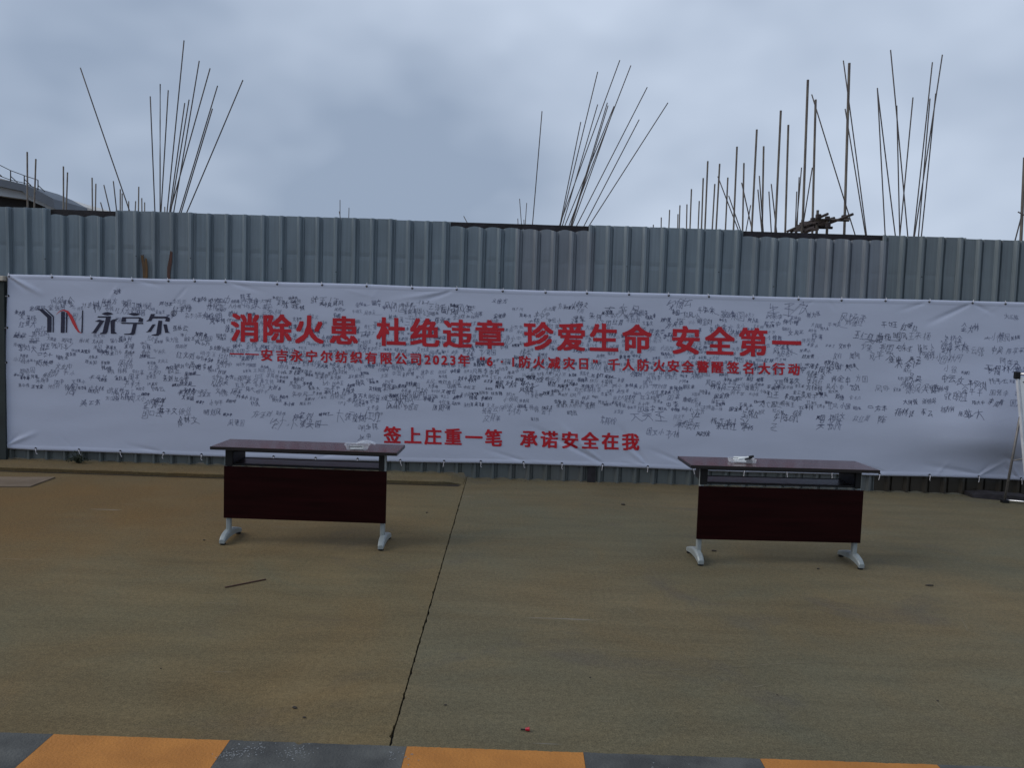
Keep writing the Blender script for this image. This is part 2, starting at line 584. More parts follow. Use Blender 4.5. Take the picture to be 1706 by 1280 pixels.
# ------------------------------------------------------------------ steel sheet fence
X20 = at(20.3, 560, YF).x
X1685 = at(1685, 560, YF).x
RS = (X1685 - X20) / 55
RK = [-22, 0, 6, 23, 24, 28, 32, 36, 40, 44, 48, 52, 55, 78]
RX = [at(p, 560, YF).x for p in (20.3 - 22 * 30.2, 20.3, 200.5, 711, 740, 861, 980, 1101, 1223, 1346, 1465, 1592, 1685, 1685 + 23 * 31)]
def rx(k):
    return float(np.interp(k, RK, RX))
def rk(x):
    return float(np.interp(x, RX, RK))
fence = thing('steel_sheet_fence', 'grey blue ribbed steel sheet site hoarding behind the white banner', 'fence', (0, YF, 0))
bounds = [-22, -18, -14, -10, -6, -2, 2, 6, 10, 14, 18, 21, 24, 28, 32, 36, 40, 44, 48, 52, 56, 60, 64, 68, 72, 76]
ZT = 2.878
random.seed(11)
for bi in range(len(bounds) - 1):
    k0_, k1_ = bounds[bi], bounds[bi + 1]
    capped = (2 <= k0_ < 6) or (24 <= k0_ < 32) or (40 <= k0_ < 48)
    x0, x1 = rx(k0_ - .20), rx(k1_ + .20)
    top = ZT + random.uniform(-.006, .006) - (.012 if k0_ >= 52 else 0)
    if capped:
        top -= .074
    lift = random.uniform(.008, .03)
    yo = (bi % 2) * -.0032
    xs = []
    prof = []
    for k in range(k0_ - 1, k1_ + 2):
        c = rx(k)
        RS = rx(k + 1) - c
        for dx, dy in ((-.054, 0), (-.028, -.028), (-.008, -.028), (.006, .016), (.026, .016), (.036, 0)):
            prof.append((c + dx, dy))
        for j in range(1, 5):
            prof.append((c + .036 + (RS - .090) * j / 5, 0))
    pts = [p for p in prof if x0 <= p[0] <= x1]
    ref = sorted(prof)
    def yat(x):
        for (a, ya), (b, yb) in zip(ref, ref[1:]):
            if a <= x <= b:
                return ya + (yb - ya) * (x - a) / (b - a)
        return 0
    pts = [(x0, yat(x0))] + pts + [(x1, yat(x1))]
    rows = 60
    mb = MB()
    bow = random.uniform(-.008, .008)
    for r_ in range(rows + 1):
        v = r_ / rows
        for x, dy in pts:
            ph = rk(x) % 1.0
            zt = top
            if capped:
                zt += .020 * math.sin(math.pi * ph) ** 1.0 + .006 * noise.noise(Vector((x * 9, 1, 2)))
            else:
                zt += .002 * noise.noise(Vector((x * 5, 1, 2)))
            zb = .004 + lift * math.sin(math.pi * ph) ** 2 * (.5 + noise.noise(Vector((x * 3, 5, 5)))) + (.05 if x < X_END else 0)
            zb = max(zb, .05 if x < X_END else .001)
            z = zb + (zt - zb) * v
            d = .0035 * noise.noise(Vector((x * 3.0, z * 2.2, bi * 3.7))) + bow * math.sin(math.pi * v) * math.sin(math.pi * (x - x0) / (x1 - x0))
            d += .0035 * math.exp(-((z - 2.46 + .01 * noise.noise(Vector((x, 3, 3)))) / .022) ** 2) * (dy == 0)
            mb.v.append((x + .002 * noise.noise(Vector((0, z * 1.5, bi))), dy + yo + d, z))
    w = len(pts)
    for r_ in range(rows):
        for j in range(w - 1):
            k = r_ * w + j
            mb.f.append((k, k + 1, k + w + 1, k + w))
    me = bpy.data.meshes.new('steel_sheet')
    me.from_pydata(mb.v, [], mb.f)
    me.materials.append(random.choice(M_SHEETS) if k0_ < 48 else M_SHEET_SHADED)
    o = link('steel_sheet', me, fence)
    sm = o.modifiers.new('thick', 'SOLIDIFY')
    sm.thickness = .0012
    sm.offset = 1
# rails and posts behind the sheets; the top rail shows above the short sheets
for ka, kc, z0, z1 in ((1.87, 6.15, -.085, -.003), (23.93, 28.1, -.085, -.003), (28.1, 32.15, -.083, -.003), (39.83, 48.15, -.083, -.003)):
    a, b = rx(ka), rx(kc)
    mb = MB()
    n = 24
    for i in range(n + 1):
        x = a + (b - a) * i / n
        w_ = .003 * noise.noise(Vector((x * 4, 0, 3)))
        mb.v += [(x, .026, ZT + z0 - .03), (x, .026, ZT + z1 + w_), (x, .075, ZT + z1 + w_), (x, .075, ZT + z0 - .03)]
    for i in range(n):
        for j in range(4):
            mb.f.append((4 * i + j, 4 * i + (j + 1) % 4, 4 * i + 4 + (j + 1) % 4, 4 * i + 4 + j))
    mb.f += [(0, 1, 2, 3), (4 * n + 3, 4 * n + 2, 4 * n + 1, 4 * n)]
    mb.build('top_rail', M_RAIL, fence)
for z in (.45, 1.45, 2.45):
    MB().box(-10, 11.5, .026, .052, z, z + .04).build('rail', M_STEEL, fence)
pm = MB().box(-.04, .04, .054, .134, -.05, 2.75).mesh('post', M_STEEL)
for i in range(9):
    p = link('post', pm, fence)
    p.location.x = -9.8 + i * 2.6
# dark block added to stand for an open gap between two sheets
xg = at(985, 790, YF).x
MB().box(xg - .045, xg + .045, -.034, -.006, 0, .24).build('gap_block', M_RAIL, fence)
# screw heads on ribs
sc_ = MB().tube((0, 0, 0), (0, -.006, 0), .006, 6).mesh('screw', M_BLACK)
random.seed(3)
for k in range(-2, 56, 4):
    for z in (2.35,):
        s_ = link('screw', sc_, fence)
        s_.location = (rx(k + random.choice((0, 1))) - .01, -.028, z + random.uniform(-.12, .12))

# dark post with pale cap at the banner's left end
px_ = at(5, 600, 8.93)
lp = thing('end_post', 'dark green post with a pale cap at the left end of the banner', 'post', (at(-2, 600, 8.93).x, 8.935, 0))
MB().box(-.075, .075, -.02, .03, .05, 2.06).build('post_body', mat('dark_green_paint', (.02, .028, .028), .7, scale=3, var=.3), lp)
cb = MB()
cb.v = [(-.09, -.05, 2.06), (.085, -.05, 2.055), (.085, .035, 2.055), (-.09, .035, 2.06), (-.09, -.045, 2.115), (.09, -.045, 2.112), (.09, .03, 2.112), (-.09, .03, 2.115)]
cb.f = [(0, 1, 2, 3), (4, 5, 6, 7), (0, 1, 5, 4), (1, 2, 6, 5), (2, 3, 7, 6), (3, 0, 4, 7)]
cb.build('post_cap', mat('pale_mortar', (.42, .38, .32), .9, scale=12), lp, bevel=.008)

# ------------------------------------------------------------------ banner
TOPG = [(16, 459), (87, 460.5), (153, 462.5), (221, 465.5), (281, 467), (325, 467.5), (376, 468.5), (462, 472), (537, 473.5), (611, 475.5), (687, 479), (761, 481), (837.6, 484), (909, 486.3), (978, 487.5), (1048, 489.5), (1114, 491), (1181, 493), (1255, 495.5), (1330, 497.5), (1402, 499), (1475, 500), (1548, 501.5), (1620, 503.5), (1675, 505), (1750, 507), (1804, 508.5)]
BOTG = [(8, 745), (60, 748), (132, 750), (201, 752.5), (273, 755.5), (336, 758), (396, 760), (456, 761.5), (526, 764), (596, 765.5), (667, 767.5), (740, 769), (801, 769.5), (872, 771), (936, 773), (1004, 775), (1079, 778), (1155, 781.5), (1240, 784.5), (1310, 786), (1385, 788), (1465, 790.5), (1548, 792), (1630, 794.5), (1700, 798), (1750, 800), (1798, 801)]
tg = [at(x, y - 2.0, YB) for x, y in TOPG]
bgp = [at(x, y + 3.0, YB) for x, y in BOTG]
tx, tz = np.array([p.x for p in tg]), np.array([p.z for p in tg])
bx, bz = np.array([p.x for p in bgp]), np.array([p.z for p in bgp])
XL0, XL1 = tx[0] - .02, bx[0] - .02
XR0, XR1 = tx[-1] + .02, bx[-1] + .02
rng = np.random.RandomState(5)
creases = []
def crease(px, py, ang, ln, amp, w):
    p = at(px, py, YB)
    creases.append((p.x, p.z, math.radians(ang), ln, amp, w))
# measured folds: angle counter-clockwise from +x, seen from the front
crease(16, 460, -28, .45, -.016, .022); crease(16, 462, -38, .28, .010, .015)
crease(221, 466, -10, .4, .006, .02)
crease(10, 742, 24, .42, -.014, .022); crease(8, 742, 38, .25, .008, .016)
crease(376, 469, -14, .5, .006, .02)
crease(760, 482, 200, .5, .010, .022); crease(761, 484, 190, .8, -.007, .02)
crease(1004, 772, 154, .95, .016, .024); crease(1004, 771, 140, .7, -.010, .022)
crease(1079, 775, 128, .6, .012, .02); crease(1079, 776, 143, .45, -.009, .018)
crease(1155, 778, 160, .6, .008, .02)
crease(872, 768, 165, .5, .006, .02)
crease(1620, 505, 207, .6, .012, .024); crease(1620, 505, -24, .3, .008, .018); crease(1548, 502, 200, .4, .006, .02)
crease(1475, 787, 168, .5, .007, .02)
crease(1630, 793, 34, .34, -.011, .013); crease(1628, 792, 50, .22, .006, .012); crease(1630, 790, 172, .7, .010, .03)
crease(1697, 797, 128, .34, -.011, .013); crease(1697, 797, 145, .26, .008, .012); crease(1700, 797, 110, .24, .007, .012)
crease(1700, 770, 165, .30, .014, .030)
crease(273, 754, 170, .5, .005, .02); crease(526, 763, 15, .4, .006, .02)
for i in range(26):
    px = rng.uniform(30, 1690)
    if rng.rand() < .5:
        crease(px, 470 + px * .022, rng.uniform(-60, -10) if rng.rand() < .5 else rng.uniform(190, 240), rng.uniform(.15, .45), rng.uniform(-.004, .005), .018)
    else:
        crease(px, 752 + px * .026, rng.uniform(10, 60) if rng.rand() < .5 else rng.uniform(120, 170), rng.uniform(.15, .45), rng.uniform(-.005, .005), .018)
def disp(x, z):
    """offset of the cloth along y (negative towards the viewer)"""
    x = np.asarray(x, float); z = np.asarray(z, float)
    zt = np.interp(x, tx, tz); zb = np.interp(x, bx, bz)
    v = np.clip((z - zb) / (zt - zb), 0, 1)
    d = -.006 * np.sin(math.pi * v) * (1 + .7 * np.sin(x * 1.7 + 1)) 
    d += .0022 * np.sin(x * 2.9 + z * 1.3) * np.sin(math.pi * v) + .0012 * np.sin(x * 7.3 - z * 3.1 + .7) + .0010 * np.sin(z * 23 + np.sin(x * 2.1) * 2.2) * (.4 + .6 * np.sin(x * .9) ** 2)
    # slack belly low on the right
    xb = at(1665, 650, YB).x
    d += -.115 * np.exp(-((x - xb) / 1.0) ** 2) * np.where(v > .24, np.exp(-((v - .24) / .25) ** 2), np.exp(-((v - .24) / .13) ** 2))
    
    for cx, cz, a, ln, amp, w in creases:
        s = (x - cx) * math.cos(a) + (z - cz) * math.sin(a)
        p = -(x - cx) * math.sin(a) + (z - cz) * math.cos(a)
        ww = w * (.5 + .9 * np.clip(s / ln, 0, 1.5))
        env = np.where((s > 0) & (s < ln), np.sin(math.pi * np.clip(s / ln, 0, 1) ** .6), 0)
        d += amp * env * np.exp(-(p / ww) ** 2)
    # hem: stitched double edge stands slightly proud
    return d
NX, NZ = 780, 130
U = np.linspace(0, 1, NX + 1)
V = np.concatenate([[0, .006, .012, .022, .026], np.linspace(.03, .97, NZ - 9), [.974, .978, .988, .994, 1]])
NZ = len(V) - 1
XX = np.zeros((NZ + 1, NX + 1)); ZZ = np.zeros_like(XX)
for j, v in enumerate(V):
    xl, xr = XL1 + (XL0 - XL1) * v, XR1 + (XR0 - XR1) * v
    x = xl + (xr - xl) * U
    XX[j] = x
    ZZ[j] = np.interp(x, bx, bz) * (1 - v) + np.interp(x, tx, tz) * v
YY = YB + disp(XX, ZZ)
vv = V[:, None] * np.ones(NX + 1)
edge = np.minimum(vv, 1 - vv)
YY += np.where(edge < .023, -.0022, 0) + .010 * (1 - np.clip(edge / .006, 0, 1)) ** 2
verts = np.stack([XX, YY, ZZ], -1).reshape(-1, 3)
faces = [(j * (NX + 1) + i, j * (NX + 1) + i + 1, (j + 1) * (NX + 1) + i + 1, (j + 1) * (NX + 1) + i) for j in range(NZ) for i in range(NX)]
banner = thing('signature_banner', 'long white banner with red Chinese slogans and black signatures tied to the steel fence', 'banner')
me = bpy.data.meshes.new('cloth')
me.from_pydata(verts.tolist(), [], faces)
me.materials.append(M_BANNER)
for p in me.polygons:
    p.use_smooth = True
cl = link('cloth', me, banner)
so_ = cl.modifiers.new('thick', 'SOLIDIFY')
so_.thickness = .0008
so_.offset = -1 if False else 1
# (normals face the viewer or away; the front layer is kept in place by offset)

def px_to_xz(px, py):
    """arrays of photo positions to x,z on the banner plane"""
    px = np.asarray(px, float); py = np.asarray(py, float)
    a, b = (px - 853) / F_PX, (640 - py) / F_PX
    d = [fw[i] + RT[i] * a + UP[i] * b for i in range(3)]
    s = YB / d[1]
    return d[0] * s, CAM_H + d[2] * s
def on_cloth(px, py, off):
    x, z = px_to_xz(px, py)
    return np.stack([x, YB + disp(x, z) - off, z], -1)

GL = {}
def glyph(ch, weight):
    key = (ch, weight)
    if key not in GL:
        c = bpy.data.curves.new('glyph', 'FONT')
        c.body = ch
        c.offset = weight
        c.resolution_u = 3
        o = bpy.data.objects.new('glyph', c)
        COL.objects.link(o)
        bpy.context.view_layer.update()
        m = bpy.data.meshes.new_from_object(o)
        v = [(p.co.x, p.co.y) for p in m.vertices]
        f = [tuple(p.vertices) for p in m.polygons]
        bpy.data.objects.remove(o)
        bpy.data.curves.remove(c)
        bpy.data.meshes.remove(m)
        GL[key] = (v, f)
    return GL[key]
def bold(ch, w):
    """the glyph thickened by five copies, each a fraction of a millimetre above the last"""
    v, f = glyph(ch, 0)
    V3, F3 = [], []
    for i, (dx, dy) in enumerate(((0, 0), (-w, -w * .7), (w, -w * .7), (-w, w * .7), (w, w * .7))):
        n = len(V3)
        V3 += [(x + dx, y + dy, i * .0003) for x, y in v]
        F3 += [tuple(n + k for k in q) for q in f]
    return V3, F3

def flat_print(name, V2, F2, m, cut=0.0, off=.0046):
    """2-D shapes given in photo pixels, laid on the cloth"""
    me = bpy.data.meshes.new(name)
    me.from_pydata([(p[0], p[1], p[2] * 1e3 if len(p) > 2 else 0) for p in V2], [], F2)
    bm = bmesh.new()
    bm.from_mesh(me)
    if cut:
        xs = [v.co.x for v in bm.verts]; ys = [v.co.y for v in bm.verts]
        for ax, lo, hi in ((0, min(xs), max(xs)), (1, min(ys), max(ys))):
            t = lo + cut
            while t < hi:
                nrm = (1, 0, 0) if ax == 0 else (0, 1, 0)
                pt = (t, 0, 0) if ax == 0 else (0, t, 0)
                bmesh.ops.bisect_plane(bm, geom=bm.verts[:] + bm.edges[:] + bm.faces[:], plane_co=pt, plane_no=nrm)
                t += cut
    bm.to_mesh(me)
    bm.free()
    c = np.array([v.co[:] for v in me.vertices])
    P = on_cloth(c[:, 0], c[:, 1], off)
    P[:, 1] -= c[:, 2] / 1e3
    me.vertices.foreach_set('co', P.reshape(-1).astype(np.float32))
    me.materials.append(m)
    me.update()
    return link(name, me, banner)

def line_of(chars, name, em, weight, slope, x0, y0, m, cut, wx=1.0):
    for ch, cx in chars:
        v, f = bold(ch, weight)
        mid = .5 if ord(ch) > 255 and ch not in '“”' else (min(p[0] for p in v) + max(p[0] for p in v)) / 2
        cy = y0 + slope * (cx - x0)
        V2 = []
        for x, y, h in v:
            dx, dy = (x - mid) * em * wx, (y - .38) * em
            V2.append((cx + dx, cy - dy + slope * dx, h))
        flat_print(name, V2, f, m, cut)

head = list(zip('消除火患', (409.5, 461.5, 515.5, 573))) + list(zip('杜绝违章', (652, 708, 762, 816))) + list(zip('珍爱生命', (897, 952, 1006, 1061))) + list(zip('安全第一', (1142.5, 1199, 1254.5, 1310)))
line_of(head, 'headline_character', 49.5, .033, .0285, 409, 546, M_RED, 7)
sub = list(zip('安吉永宁尔纺织有限公司', [445 + 24.8 * i for i in range(11)])) + list(zip('2023', (712.5, 726.5, 740.5, 754.5))) + [('年', 773), ('“', 804), ('6', 816), ('·', 836), ('1', 855)] + \
    list(zip('防火减灾日', (874, 897.5, 923, 948, 972))) + [('”', 991.5)] + list(zip('千人防火安全警醒签名大行动', (1022.5, 1046.4, 1071, 1098, 1121.5, 1145.4, 1170.6, 1195, 1221, 1247, 1273, 1297, 1322)))
line_of(sub, 'subheading_character', 20.8, .032, .0272, 445, 591.5, M_RED, 8)
flat_print('dash', [(384, 588.3), (407, 589), (407, 591.2), (384, 590.5)], [(0, 1, 2, 3)], M_RED, 5)
flat_print('dash', [(409, 589), (432, 589.7), (432, 591.9), (409, 591.2)], [(0, 1, 2, 3)], M_RED, 5)
slog = list(zip('签上庄重一笔承诺安全在我', (653.8, 688, 721.5, 755, 789.5, 822.4, 881, 915, 949.5, 982.8, 1016.7, 1050.4)))
line_of(slog, 'slogan_character', 29.5, .033, .0283, 653.8, 725, M_RED, 7)

def lp_(pts):           # logo crop coordinates to photo pixels
    return [(50 + x * .1524, 500 + y * .1524) for x, y in pts]
def ribbon(pts):
    V2, F2 = [], []
    for i, (x, y, w) in enumerate(pts):
        a = pts[max(i - 1, 0)]; b = pts[min(i + 1, len(pts) - 1)]
        dx, dy = b[0] - a[0], b[1] - a[1]
        l = math.hypot(dx, dy) or 1
        V2 += [(x - dy / l * w / 2, y + dx / l * w / 2), (x + dy / l * w / 2, y - dx / l * w / 2)]
    for i in range(len(pts) - 1):
        F2.append((2 * i, 2 * i + 1, 2 * i + 3, 2 * i + 2))
    return V2, F2
def polys(name, ps, m, cut=6, off=.0046):
    for p in ps:
        flat_print(name, lp_(p), [tuple(range(len(p)))], m, cut, off)
polys('logo_stroke', [[(92, 98), (142, 98), (238, 180), (238, 352), (190, 352), (190, 192)],
                    [(163, 97), (178, 96), (263, 176), (263, 352), (250, 352), (250, 183)],
                    [(342, 128), (384, 128), (382, 358), (338, 358)], [(396, 138), (412, 138), (408, 356), (394, 356)],
                    [(572, 112), (584, 112), (580, 360), (563, 358)]], M_NAVY)
rv, rf = ribbon([(290, 160, 2), (325, 124, 7), (370, 110, 14), (412, 126, 24), (446, 172, 32), (478, 240, 36), (508, 300, 30), (535, 345, 16), (566, 362, 4)])
flat_print('logo_swoosh', lp_(rv), rf, mat('swoosh_red', (.50, .03, .035), .5), 5, .0060)
polys('logo_character_stroke', [
    [(785, 150), (815, 137), (850, 130), (885, 138), (912, 151), (880, 162), (845, 168), (810, 160)],
    [(745, 177), (888, 177), (850, 350), (832, 370), (766, 373), (775, 360), (796, 352), (832, 192), (740, 192)],
    [(712, 232), (760, 213), (820, 228), (806, 240), (726, 362), (672, 360), (690, 348), (762, 242)],
    [(902, 214), (976, 197), (930, 232), (928, 345), (950, 360), (948, 368), (886, 368), (882, 228)],
    [(1078, 152), (1108, 143), (1140, 138), (1175, 145), (1205, 158), (1175, 167), (1140, 172), (1105, 163)],
    [(1010, 186), (1200, 186), (1242, 204), (1234, 240), (1186, 240), (1194, 206), (1186, 200), (1052, 200), (1050, 238), (1000, 238)],
    [(1000, 245), (1242, 247), (1240, 262), (1002, 259)],
    [(1130, 262), (1172, 262), (1150, 368), (1132, 382), (1028, 378), (1036, 368), (1092, 366), (1108, 356)],
    [(1325, 152), (1372, 152), (1358, 178), (1500, 180), (1536, 197), (1528, 234), (1480, 232), (1490, 204), (1482, 200), (1346, 200), (1328, 230), (1274, 232), (1300, 212)],
    [(1408, 225), (1450, 225), (1438, 368), (1402, 392), (1328, 388), (1342, 378), (1384, 370)],
    [(1345, 265), (1377, 265), (1324, 348), (1268, 353), (1292, 338)],
    [(1462, 265), (1500, 265), (1516, 345), (1537, 358), (1482, 358)]], M_NAVY)
v, f = glyph('®', .0)
flat_print('registered_mark', [(290 + (x - .37) * 13, 522 - (y - .36) * 13) for x, y in v], f, M_NAVY, 0)

# handwriting
HZ = {
 'wang': [[(1, 1), (9, 1)], [(1.5, 5), (8.5, 5)], [(.5, 9), (9.5, 9)], [(5, 1), (5, 9)]],
 'li': [[(1, 2), (9, 2)], [(5, 0), (5, 4.5)], [(5, 2), (1, 5)], [(5, 2), (9, 5)], [(3, 5.5), (7, 5.5), (5, 7)], [(5, 6.5), (5, 10), (3.5, 9.5)], [(1, 7.5), (9, 7.5)]],
 'zhang': [[(.5, 1), (3.5, 1), (3.5, 3.5), (1, 3.5), (1, 5.5), (3.5, 5.5), (3, 9.5), (1.5, 9)], [(8.5, .5), (5.5, 3.5)], [(4.5, 5), (9.5, 4.5)], [(6, 1), (6, 9), (7.5, 8)], [(6.5, 5.5), (9.5, 9.5)]],
 'liu': [[(2.5, 0), (3.5, 1.5)], [(.5, 2.5), (5.5, 2)], [(4.5, 2.5), (3, 6), (.5, 9.5)], [(1, 4.5), (5.5, 9)], [(7, 2), (7, 6.5)], [(9, .5), (9, 9.5), (8, 9)]],
 'chen': [[(1, 1), (1, 10)], [(1, 1), (3.5, 1), (2, 4), (3.5, 6), (1.5, 6.5)], [(4.5, 2), (9.5, 2)], [(6.5, .5), (5, 5), (9, 5)], [(7, 3.5), (7, 9.5), (6, 9)], [(5.5, 6.5), (4.5, 8.5)], [(8.2, 6.5), (9.5, 8.5)]],
 'zhou': [[(2, 1), (1.5, 7), (.5, 10)], [(2, 1), (9, 1), (9, 9.5), (7.5, 9)], [(3.5, 3), (7.5, 3)], [(5.5, 2), (5.5, 5)], [(3.5, 5), (7.5, 5)], [(3.8, 6.5), (3.8, 8.5), (7, 8.5), (7, 6.5), (3.8, 6.5)]],
 'wen': [[(5, 0), (5.5, 1.5)], [(1, 2.5), (9, 2.5)], [(7, 3), (5, 7), (1, 10)], [(3, 3.5), (6, 7.5), (9.5, 10)]],
 'xiao': [[(5, 0), (5, 9.5), (3.5, 9)], [(2.5, 3.5), (.5, 7)], [(7.5, 3.5), (9.5, 7)]],
 'da': [[(1, 3), (9, 3)], [(5, 0), (4.5, 5), (1, 10)], [(5, 4), (9.5, 10)]],
 'lin': [[(.5, 3), (4.5, 3)], [(2.5, 0), (2.5, 10)], [(2.5, 3.5), (.5, 7)], [(2.5, 4), (4.3, 6)], [(5, 3), (9.5, 3)], [(7.2, 0), (7.2, 10)], [(7.2, 3.5), (5, 8)], [(7.2, 3.5), (9.8, 8.5)]],
 'ming': [[(1, 2), (1, 7), (4, 7), (4, 2), (1, 2)], [(1, 4.5), (4, 4.5)], [(6, 1), (6, 7), (5, 10)], [(6, 1), (9, 1), (9, 9.5), (8, 9)], [(6, 3.5), (9, 3.5)], [(6, 6), (9, 6)]],
 'guo': [[(1, 1), (1, 9.5), (9, 9.5), (9, 1), (1, 1)], [(3, 3), (7, 3)], [(3, 5), (7, 5)], [(2.5, 7.5), (7.5, 7.5)], [(5, 3), (5, 7.5)]],
 'zhong': [[(1.5, 2.5), (1.5, 6), (8.5, 6), (8.5, 2.5), (1.5, 2.5)], [(5, 0), (5, 10)]],
 'yun': [[(2, 1.5), (8, 1.5)], [(.5, 4), (9.5, 4)], [(4.5, 4), (2, 8.5), (8.5, 8)], [(7, 6), (9.5, 9.5)]],
 'hua': [[(1, 2), (9, 2)], [(3.5, .5), (3.5, 3.5)], [(6.5, .5), (6.5, 3.5)], [(1.5, 5), (8.5, 5)], [(3.5, 4), (3.5, 7)], [(6.5, 4), (6.5, 7)], [(.5, 7), (9.5, 7)], [(5, 3.5), (5, 10)]],
 'jin': [[(5, 0), (.5, 4)], [(5, 0), (9.5, 4)], [(3, 4), (7, 4)], [(2, 6.3), (8, 6.3)], [(5, 4), (5, 9.5)], [(3, 7.3), (3.8, 8.8)], [(7, 7.2), (6.2, 8.8)], [(1, 9.6), (9, 9.6)]],
 'wu': [[(3, .5), (3, 3), (7, 3), (7, .5), (3, .5)], [(1.5, 4.7), (8.5, 4.7)], [(.5, 6.5), (9.5, 6.5)], [(5, 4.7), (4, 7.5), (.5, 10)], [(5, 6.5), (9.5, 10)]],
 'yang': [[(.5, 3), (4, 3)], [(2.3, 0), (2.3, 10)], [(2.3, 4), (.5, 7)], [(4.5, 1), (8.5, 1), (5, 4), (9.5, 4), (9, 9.5), (7.5, 9)], [(6.5, 4), (4.5, 8)], [(8, 4), (6.2, 9)]],
 'zhu': [[(3, 0), (1.5, 3)], [(2, 2), (8, 2)], [(.5, 5), (9.5, 5)], [(5, .5), (5, 10)], [(5, 5), (1, 9)], [(5, 5), (9.5, 9)]],
 'xu': [[(3, 0), (.5, 3.5)], [(3, 3), (.5, 6)], [(2, 5), (2, 10)], [(6.5, 0), (3.5, 3.5)], [(6.5, 0), (9.8, 3.5)], [(5, 3.7), (8.2, 3.7)], [(4, 5.7), (9.2, 5.7)], [(6.6, 3.7), (6.6, 9.8), (5.6, 9.2)], [(5, 7), (4, 9)], [(8.2, 7), (9.4, 9)]],
 'ping': [[(1.5, 1), (8.5, 1)], [(3, 2.3), (3.8, 4)], [(7, 2.2), (6, 4)], [(.5, 5.5), (9.5, 5.5)], [(5, 1), (5, 10)]],
 'fang': [[(5, 0), (5.4, 1.4)], [(.5, 2.5), (9.5, 2.5)], [(4, 2.8), (3.4, 7), (1, 10)], [(4, 5), (7.8, 5), (7, 9.6), (5.5, 9)]],
 'hong': [[(3, 0), (1, 3), (3, 3), (.8, 6), (3.8, 5.6)], [(.5, 9), (3.8, 8.2)], [(5, 2), (9, 2)], [(7, 2), (7, 9)], [(4.4, 9), (9.8, 9)]],
 'he': [[(2.6, 0), (.5, 4)], [(1.8, 2.5), (1.8, 10)], [(3.8, 1.5), (9.8, 1.5)], [(4.6, 3.5), (4.6, 6.5), (7, 6.5), (7, 3.5), (4.6, 3.5)], [(8.8, 1.5), (8.8, 9.6), (7.4, 9)]],
 'feng': [[(2, 1), (1.8, 6), (.3, 10)], [(2, 1), (8, 1), (8.2, 8), (9.8, 9.6), (9.8, 7.5)], [(6.5, 3), (3.2, 8)], [(3.5, 3.2), (6.8, 7.8)]],
}
HK = list(HZ)
random.seed(21)
SV, SF, SWd = [], [], []
def seg(a, b, w):
    dx, dy = b[0] - a[0], b[1] - a[1]
    l = math.hypot(dx, dy)
    if l < .05:
        return
    ex, ey = dx / l, dy / l
    a = (a[0] - ex * w * .3, a[1] - ey * w * .3)
    b = (b[0] + ex * w * .3, b[1] + ey * w * .3)
    n = len(SV)
    SV.extend([(a[0] - ey * w / 2, a[1] + ex * w / 2), (a[0] + ey * w / 2, a[1] - ex * w / 2), (b[0] + ey * w / 2, b[1] - ex * w / 2), (b[0] - ey * w / 2, b[1] + ex * w / 2)])
    SF.append((n, n + 1, n + 2, n + 3))
def signature(x, y, h, n=None, w=None, slant=None, wild=None):
    """x,y: left middle in photo pixels, h: character height"""
    n = n or random.choice((2, 3, 3))
    w = w or .6
    slant = random.gauss(.12, .16) if slant is None else slant
    tilt = random.gauss(.02, .07)
    wild = random.uniform(.3, 1.0) if wild is None else wild
    cx = x
    last = None
    for _ in range(n):
        gph = HZ[random.choice(HK)]
        hs = h * random.uniform(.85, 1.2)
        ws = h * random.uniform(.65, 1.05)
        oy = random.gauss(0, h * .08)
        for st in gph:
            if random.random() < .08 * wild:
                continue
            P = []
            for (a, b) in st:
                a += random.gauss(0, .7 * wild); b += random.gauss(0, .7 * wild)
                yy = (b / 10 - .5) * hs
                P.append((cx + a / 10 * ws - slant * yy, y + oy + yy + tilt * (cx - x)))
            if last and random.random() < .30 * wild:
                seg(last, P[0], w * .6)
            for a, b in zip(P, P[1:]):
                m_ = ((a[0] + b[0]) / 2 + random.gauss(0, h * .03), (a[1] + b[1]) / 2 + random.gauss(0, h * .03))
                seg(a, m_, w); seg(m_, b, w * .85)
            last = P[-1]
        cx += ws * random.uniform(1.0, 1.25)
    if random.random() < .10 * wild:
        seg(last, (last[0] + h * random.uniform(.6, 1.8), last[1] + h * random.gauss(0, .4)), w * .8)
    return cx
def top_of(x):
    return float(np.interp(x, [20, 60, 120, 300, 380, 640, 1000, 1180, 1400, 1560, 1700], [520, 505, 500, 499, 493, 502, 512, 522, 530, 548, 552]))
def bot_of(x):
    return float(np.interp(x, [20, 150, 185, 250, 330, 540, 620, 700, 830, 1060, 1200, 1300, 1400, 1560, 1700], [645, 652, 672, 690, 705, 708, 695, 692, 700, 702, 716, 716, 700, 694, 672]))
def dens(x, y):
    c = math.exp(-((x - 800) / 520) ** 4) * math.exp(-((y - (610 + .028 * (x - 800))) / 75) ** 4)
    return c
y_off = -4
row = 0
y = 492.0
